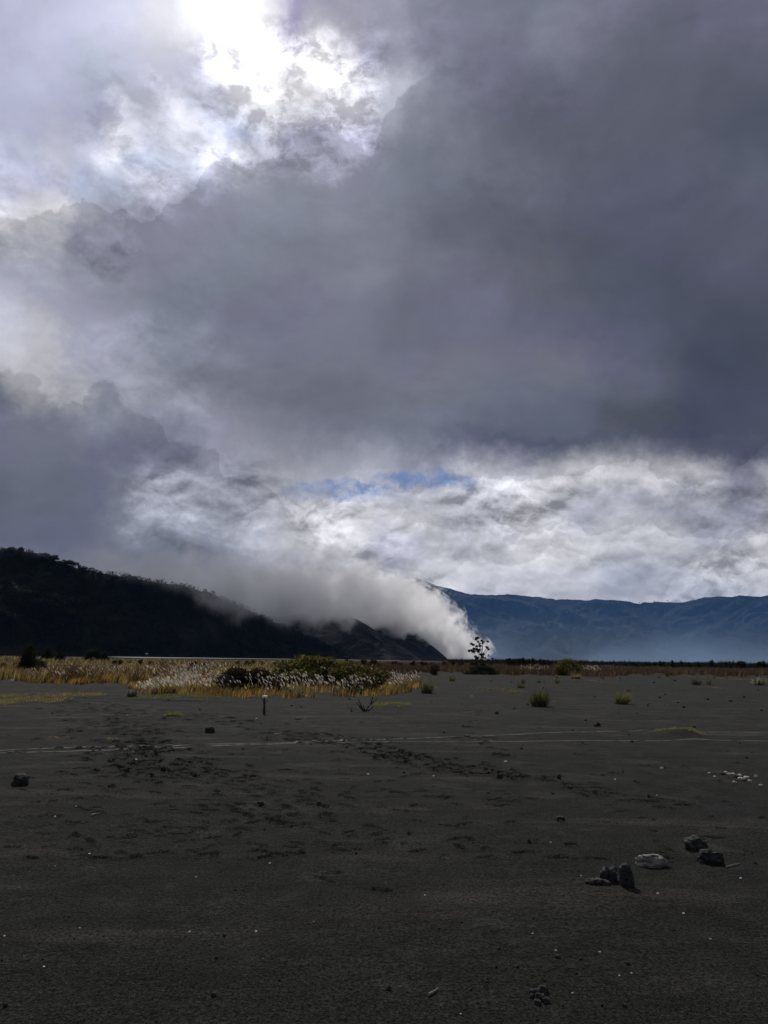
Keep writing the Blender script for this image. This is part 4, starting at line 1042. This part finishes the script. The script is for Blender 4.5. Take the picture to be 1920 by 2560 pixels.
# stake with a pale cap, dead twigs
def thin_plant(px, py, hpx, limbs, label, r=.012, name="dead_plant", mat=M_DARKWOOD):
    x, y, z = on_ground(px, py); H_ = hpx / FPX * y
    v, f = tubes([((a * H_, 0.04 * H_ * math.sin(i * 2), b * H_), (c * H_, .1 * H_ * math.sin(i * 3), d * H_), r, r * .35) for i, (a, b, c, d) in enumerate(limbs)], 6)
    o = big_mesh(name, v, f, mat); o.location = (x, y, z); return tag(o, label, "plant")
thin_plant(914, 1779, 42, [(0, 0, -.55, .5), (-.2, .2, -.45, .7), (0, 0, .3, .5), (.3, .5, .45, 1), (.3, .4, .65, .75), (0, 0, -.15, .35), (0, 0, .15, .3), (.1, 0, .5, .35), (-.1, 0, -.4, .3)], "dead black branching twig right of the white capped stake", .025)
thin_plant(878, 1780, 16, [(0, 0, .1, 1), (0, 0, -.3, .6), (0, .3, .35, .5), (0, 0, .5, .3)], "small dead twig just left of the black branching one", .012)
thin_plant(1080, 1758, 16, [(0, 0, -.5, .6), (0, 0, .4, .9), (0, 0, .2, .6), (0, 0, -.1, .7)], "grey dead sprig below the green turf mat", .012, mat=M_WOOD)
thin_plant(1551, 1704, 18, [(0, 0, 0, 1), (0, .4, .2, .8), (0, .3, -.2, .7)], "thin bare stem standing right of the round bush", .02)
thin_plant(1058, 1668, 24, [(0, -.2, 0, 1), (0, .5, .1, .8)], "thin dark pole behind the plain left of the slim trees", .04, name="pole")['category'] = "pole"
x, y, z = on_ground(660, 1785); H_ = 44 / FPX * y
st = empty("stake", (x, y, z), label="short wooden stake with a white cap standing in front of the plumes", cat="stake")
v, f = tubes([((0, 0, -.1), (.0, 0, H_ * .35), .05, .035), ((.0, 0, H_ * .35), (-.01, 0, H_ * .85), .032, .022), ((-.01, 0, H_ * .6), (-.10, .02, H_ * .85), .012, .008), ((0, 0, H_ * .55), (.1, 0, H_ * .78), .012, .008)], 8)
big_mesh("post", v, f, M_DARKWOOD, parent=st)
me = rock_mesh("cap", (.075, .07, .06), 5, M_WHITE, .12, 3); cp = bpy.data.objects.new("cap", me); COL.objects.link(cp); cp.parent = st; cp.location = (0, 0, H_ * .9)
# small white notice board far away on the road
d = 380; v_ = pdir(367, 1634); x = v_[0] / v_[1] * d; zz = CAMH + v_[2] / v_[1] * d
sb = empty("signboard", (x, d, gz(x, d)), label="tiny white notice board by the pale road under the black hill", cat="signboard")
zz -= gz(x, d)
bm = bmesh.new(); bmesh.ops.create_cube(bm, size=1); me = bpy.data.meshes.new("board"); bmesh.ops.scale(bm, vec=(1.25, .06, .45), verts=bm.verts); bmesh.ops.bevel(bm, geom=bm.edges[:], offset=.01, segments=1); bm.to_mesh(me); bm.free(); me.materials.append(M_WHITE)
bo = bpy.data.objects.new("board", me); COL.objects.link(bo); bo.parent = sb; bo.location = (0, 0, zz)
for s in (-.45, .45):
    v, f = tubes([((s, 0.08, -.2), (s, 0.08, zz), .04, .04)]); big_mesh("post", v, f, M_WOOD, parent=sb)

# fine gravel: thousands of grains nobody could count
n = 16000
pyv = 1800 + 760 * RNG.uniform(0, 1, n) ** .8; pxv = RNG.uniform(-60, 1980, n)
d_ = F_[None] * FPX + R_[None] * (pxv - W0 / 2)[:, None] - U_[None] * (pyv - H0 / 2)[:, None]
kk = -CAMH / d_[:, 2]; x = d_[:, 0] * kk; y = d_[:, 1] * kk; z = press(x, y, ground_h(x, y))
s = RNG.uniform(.0012, .0042, n) * (1 + (RNG.uniform(0, 1, n) > .985) * 1.2)
oct_ = np.array([[1, 0, 0], [0, 1, 0], [-1, 0, 0], [0, -1, 0], [0, 0, .8], [0, 0, -.8]], float)
V = (np.stack([x, y, z + s * .3], -1)[:, None] + oct_[None] * s[:, None, None] * RNG.uniform(.6, 1.4, (n, 6, 1))).reshape(-1, 3)
tf = np.array([[0, 1, 4], [1, 2, 4], [2, 3, 4], [3, 0, 4], [1, 0, 5], [2, 1, 5], [3, 2, 5], [0, 3, 5]])
T_ = (np.arange(n)[:, None, None] * 6 + tf[None]).reshape(-1, 3)
tone = np.where(RNG.uniform(0, 1, (n, 1)) > .985, .25, .022) * RNG.uniform(.5, 1.5, (n, 1)) * np.array([[1, .98, .93]])
tag(big_mesh("gravel", V, T_, M_LEAF, col=np.repeat(tone, 6, 0)), "fine dark gravel scattered over the sand", "gravel", kind="stuff")

# ------------------------------------------------------------------ fog, mist and haze
FOGT = [  # px, crown py, underside py, depth, half thickness, density
    (-120, 1330, 1400, 860, 170, .12), (60, 1325, 1405, 900, 190, .2), (170, 1320, 1440, 940, 210, .45), (300, 1315, 1495, 1020, 230, .8), (420, 1300, 1535, 1120, 260, 1),
    (540, 1280, 1560, 1250, 290, 1), (660, 1290, 1565, 1430, 300, 1), (770, 1325, 1540, 1660, 300, .85), (870, 1375, 1545, 1980, 300, .9), (950, 1415, 1580, 2400, 290, 1),
    (1010, 1452, 1665, 2760, 280, 1), (1045, 1488, 1690, 2920, 280, 1), (1070, 1515, 1690, 3010, 280, 1), (1090, 1542, 1690, 3060, 260, 1), (1108, 1572, 1690, 3100, 240, 1), (1122, 1612, 1690, 3130, 230, 1)]
ST = []
for (px, t, b, dep, th, dn) in FOGT:
    a = pdir(px, t); bb_ = pdir(px, b)
    ST.append((a[0] / a[1] * dep, dep, CAMH + a[2] / a[1] * dep, CAMH + bb_[2] / bb_[1] * dep, th, dn))
ST = np.array(ST)
# the fog bank runs diagonally: parametrise by depth (monotonic), all profiles are curves of the depth-like coordinate s
sax = np.array([ST[-1, 0] - ST[0, 0], ST[-1, 1] - ST[0, 1]]); Ls = np.linalg.norm(sax); sax /= Ls; pax = np.array([-sax[1], sax[0]])
S_ = (ST[:, :2] - ST[0, :2]) @ sax; Pp = (ST[:, :2] - ST[0, :2]) @ pax
def fog_curves(n, sv):
    def curve(vals, lo, hi):
        c = n.new('ShaderNodeFloatCurve'); cv = c.mapping.curves[0]
        xs_ = S_ / S_[-1]; ys = (vals - lo) / (hi - lo)
        pts = list(zip(xs_, ys))
        cv.points[0].location = pts[0]; cv.points[1].location = pts[-1]
        for p in pts[1:-1]: cv.points.new(*p)
        for p in cv.points: p.handle_type = 'AUTO_CLAMPED'
        c.mapping.use_clip = True; c.mapping.update(); n.put(c.inputs['Value'], sv)
        return n.math('MULTIPLY_ADD', c.outputs[0], hi - lo, lo)
    return curve
m_, n, out = material("fog_bank")
pos = n.new('ShaderNodeNewGeometry').outputs['Position']
rel_ = n.vmath('SUBTRACT', pos, (ST[0, 0], ST[0, 1], 0.0))
sc_ = n.vmath('DOT_PRODUCT', rel_, (sax[0], sax[1], 0.0)); pc_ = n.vmath('DOT_PRODUCT', rel_, (pax[0], pax[1], 0.0))
sv = n.math('DIVIDE', sc_, float(S_[-1]))
cur_ = fog_curves(n, sv)
top = cur_(ST[:, 2], 0, 500); bot = cur_(ST[:, 3], -40, 300); cen = cur_(Pp, float(Pp.min()) - 10, float(Pp.max()) + 10); thk = cur_(ST[:, 4], 0, 500); dn = cur_(ST[:, 5], 0, 1)
zz_ = n.xyz(pos)[2]
nb = n.noise(n.vmath('ADD', pos, n.vmath('SCALE', n.noise(pos, .006, 3, .5, out=1), scale=70.0)), .0125, 8, .70); nbig = n.noise(n.vmath('MULTIPLY', pos, (1, 1, .7)), .0018, 2, .5)
wob = n.math('ADD', n.math('MULTIPLY', n.math('SUBTRACT', nb, .5), 2.8), n.math('MULTIPLY', n.math('SUBTRACT', nbig, .5), 1.0))
hgt_ = n.math('SUBTRACT', top, bot)
lat = n.math('DIVIDE', n.math('SUBTRACT', pc_, cen), thk)
bq = n.math('DIVIDE', n.math('SUBTRACT', zz_, bot), hgt_)                    # 0 at the underside, 1 at the crown of the bank
bup = n.math('MAXIMUM', bq, 0.0); bdn = n.math('MULTIPLY', n.math('MINIMUM', n.math('SUBTRACT', bq, .18), 0.0), 3.2)
rad_ = n.math('SQRT', n.math('ADD', n.math('ADD', n.math('MULTIPLY', lat, lat), n.math('MULTIPLY', bup, bup)), n.math('MULTIPLY', n.math('MULTIPLY', bdn, bdn), n.mapr(sv, .5, .8, 1, 0))))
shape = n.math('SUBTRACT', 1.0, rad_)
shape = n.math('MINIMUM', shape, n.math('MULTIPLY', n.math('SUBTRACT', 1.0, sv), 8.0))
v0 = n.math('ADD', n.math('SUBTRACT', shape, .30), n.math('MULTIPLY', wob, n.mapr(sv, .3, .75, .95, 1.15)))
dens = n.mapr(v0, 0, n.mapr(sv, .3, .8, .45, .10))
inside = n.math('GREATER_THAN', shape, 0.0)
dens = n.math('MULTIPLY', n.math('MULTIPLY', dens, inside), n.math('MULTIPLY', dn, n.mapr(sv, .3, .8, .014, .024)))
pv = n.new('ShaderNodeVolumePrincipled')
n.put(pv.inputs['Color'], n.mix(n.mapr(sv, .12, .74), (.30, .315, .36), (.985, .985, .99))); pv.inputs['Anisotropy'].default_value = .55; n.put(pv.inputs['Density'], dens)  # cloud shade painted into the fog colour: greyed at the left end
n.l.new(pv.outputs[0], out.inputs['Volume'])
M_FOG = m_
Vv = []; Fc = []
for i, (x, y, zt, zb, th, _) in enumerate(ST):
    s = np.array([x, y])
    for (sd, zz2) in ((-1, zb), (1, zb), (1, zt), (-1, zt)):
        q = s + pax * th * sd; Vv.append((q[0], q[1], max(zz2 - 45, -2.0) if zz2 == zb else zz2))
K = len(ST)
for i in range(K - 1):
    for k in range(4):
        a, b = i * 4 + k, i * 4 + (k + 1) % 4; Fc.append((a, b, b + 4, a + 4))
Fc.append((3, 2, 1, 0)); Fc.append(tuple((K - 1) * 4 + k for k in range(4)))
fg = big_mesh("fog", Vv, Fc, M_FOG)
bm = bmesh.new(); bm.from_mesh(fg.data); bmesh.ops.recalc_face_normals(bm, faces=bm.faces[:]); bm.to_mesh(fg.data); bm.free()
tag(fg, "white fog bank spilling over the hills and down to the plain", "fog", kind="stuff")

def box(name, x0, x1, y0, y1, z0, z1, mat):
    v = [(x, y, z) for z in (z0, z1) for x, y in ((x0, y0), (x1, y0), (x1, y1), (x0, y1))]
    return big_mesh(name, v, [(3, 2, 1, 0), (4, 5, 6, 7), (0, 1, 5, 4), (1, 2, 6, 5), (2, 3, 7, 6), (3, 0, 4, 7)], mat)
m_, n, out = material("low_mist")
pos = n.new('ShaderNodeNewGeometry').outputs['Position']; q = n.xyz(pos)
nb = n.noise(n.vmath('MULTIPLY', pos, (1, 1, 1.6)), .0016, 4, .55)
hf = n.math('EXPONENT', n.math('MULTIPLY', q[2], -1 / 85.0))
topf = n.mapr(q[2], 230, 420, 1, 0)
dd_ = n.math('MULTIPLY', n.math('MULTIPLY', hf, topf), n.mapr(nb, .38, .66, .25, 2.6))
dd_ = n.math('MULTIPLY', dd_, n.mapr(q[0], 1200, 3200, 1, .55))
dd_ = n.math('ADD', dd_, n.math('MULTIPLY', n.math('MULTIPLY', n.mapr(q[2], 380, 640, 1, 0), n.mapr(q[0], -200, 500)), .27))
pv = n.new('ShaderNodeVolumePrincipled'); n.put(pv.inputs['Color'], n.mix(n.mapr(q[2], 60, 320), (.52, .72, 1), (.20, .48, 1))); n.put(pv.inputs['Density'], n.math('MULTIPLY', dd_, .0005)); n.l.new(pv.outputs[0], out.inputs['Volume'])
mi = box("mist", -250, 5200, 3900, 5150, 1, 640, m_); tag(mi, "thin blue mist lying at the foot of the far wall", "mist", kind="stuff")
m_, n, out = material("air_haze")
pv = n.new('ShaderNodeVolumePrincipled'); pv.inputs['Color'].default_value = (.18, .45, 1, 1); pv.inputs['Density'].default_value = .08 / 6000
n.l.new(pv.outputs[0], out.inputs['Volume'])
hz = box("haze", -3600, 6200, -300, 7800, -12, 640, m_); tag(hz, "clear air thickening to blue in the distance", "haze", kind="stuff")
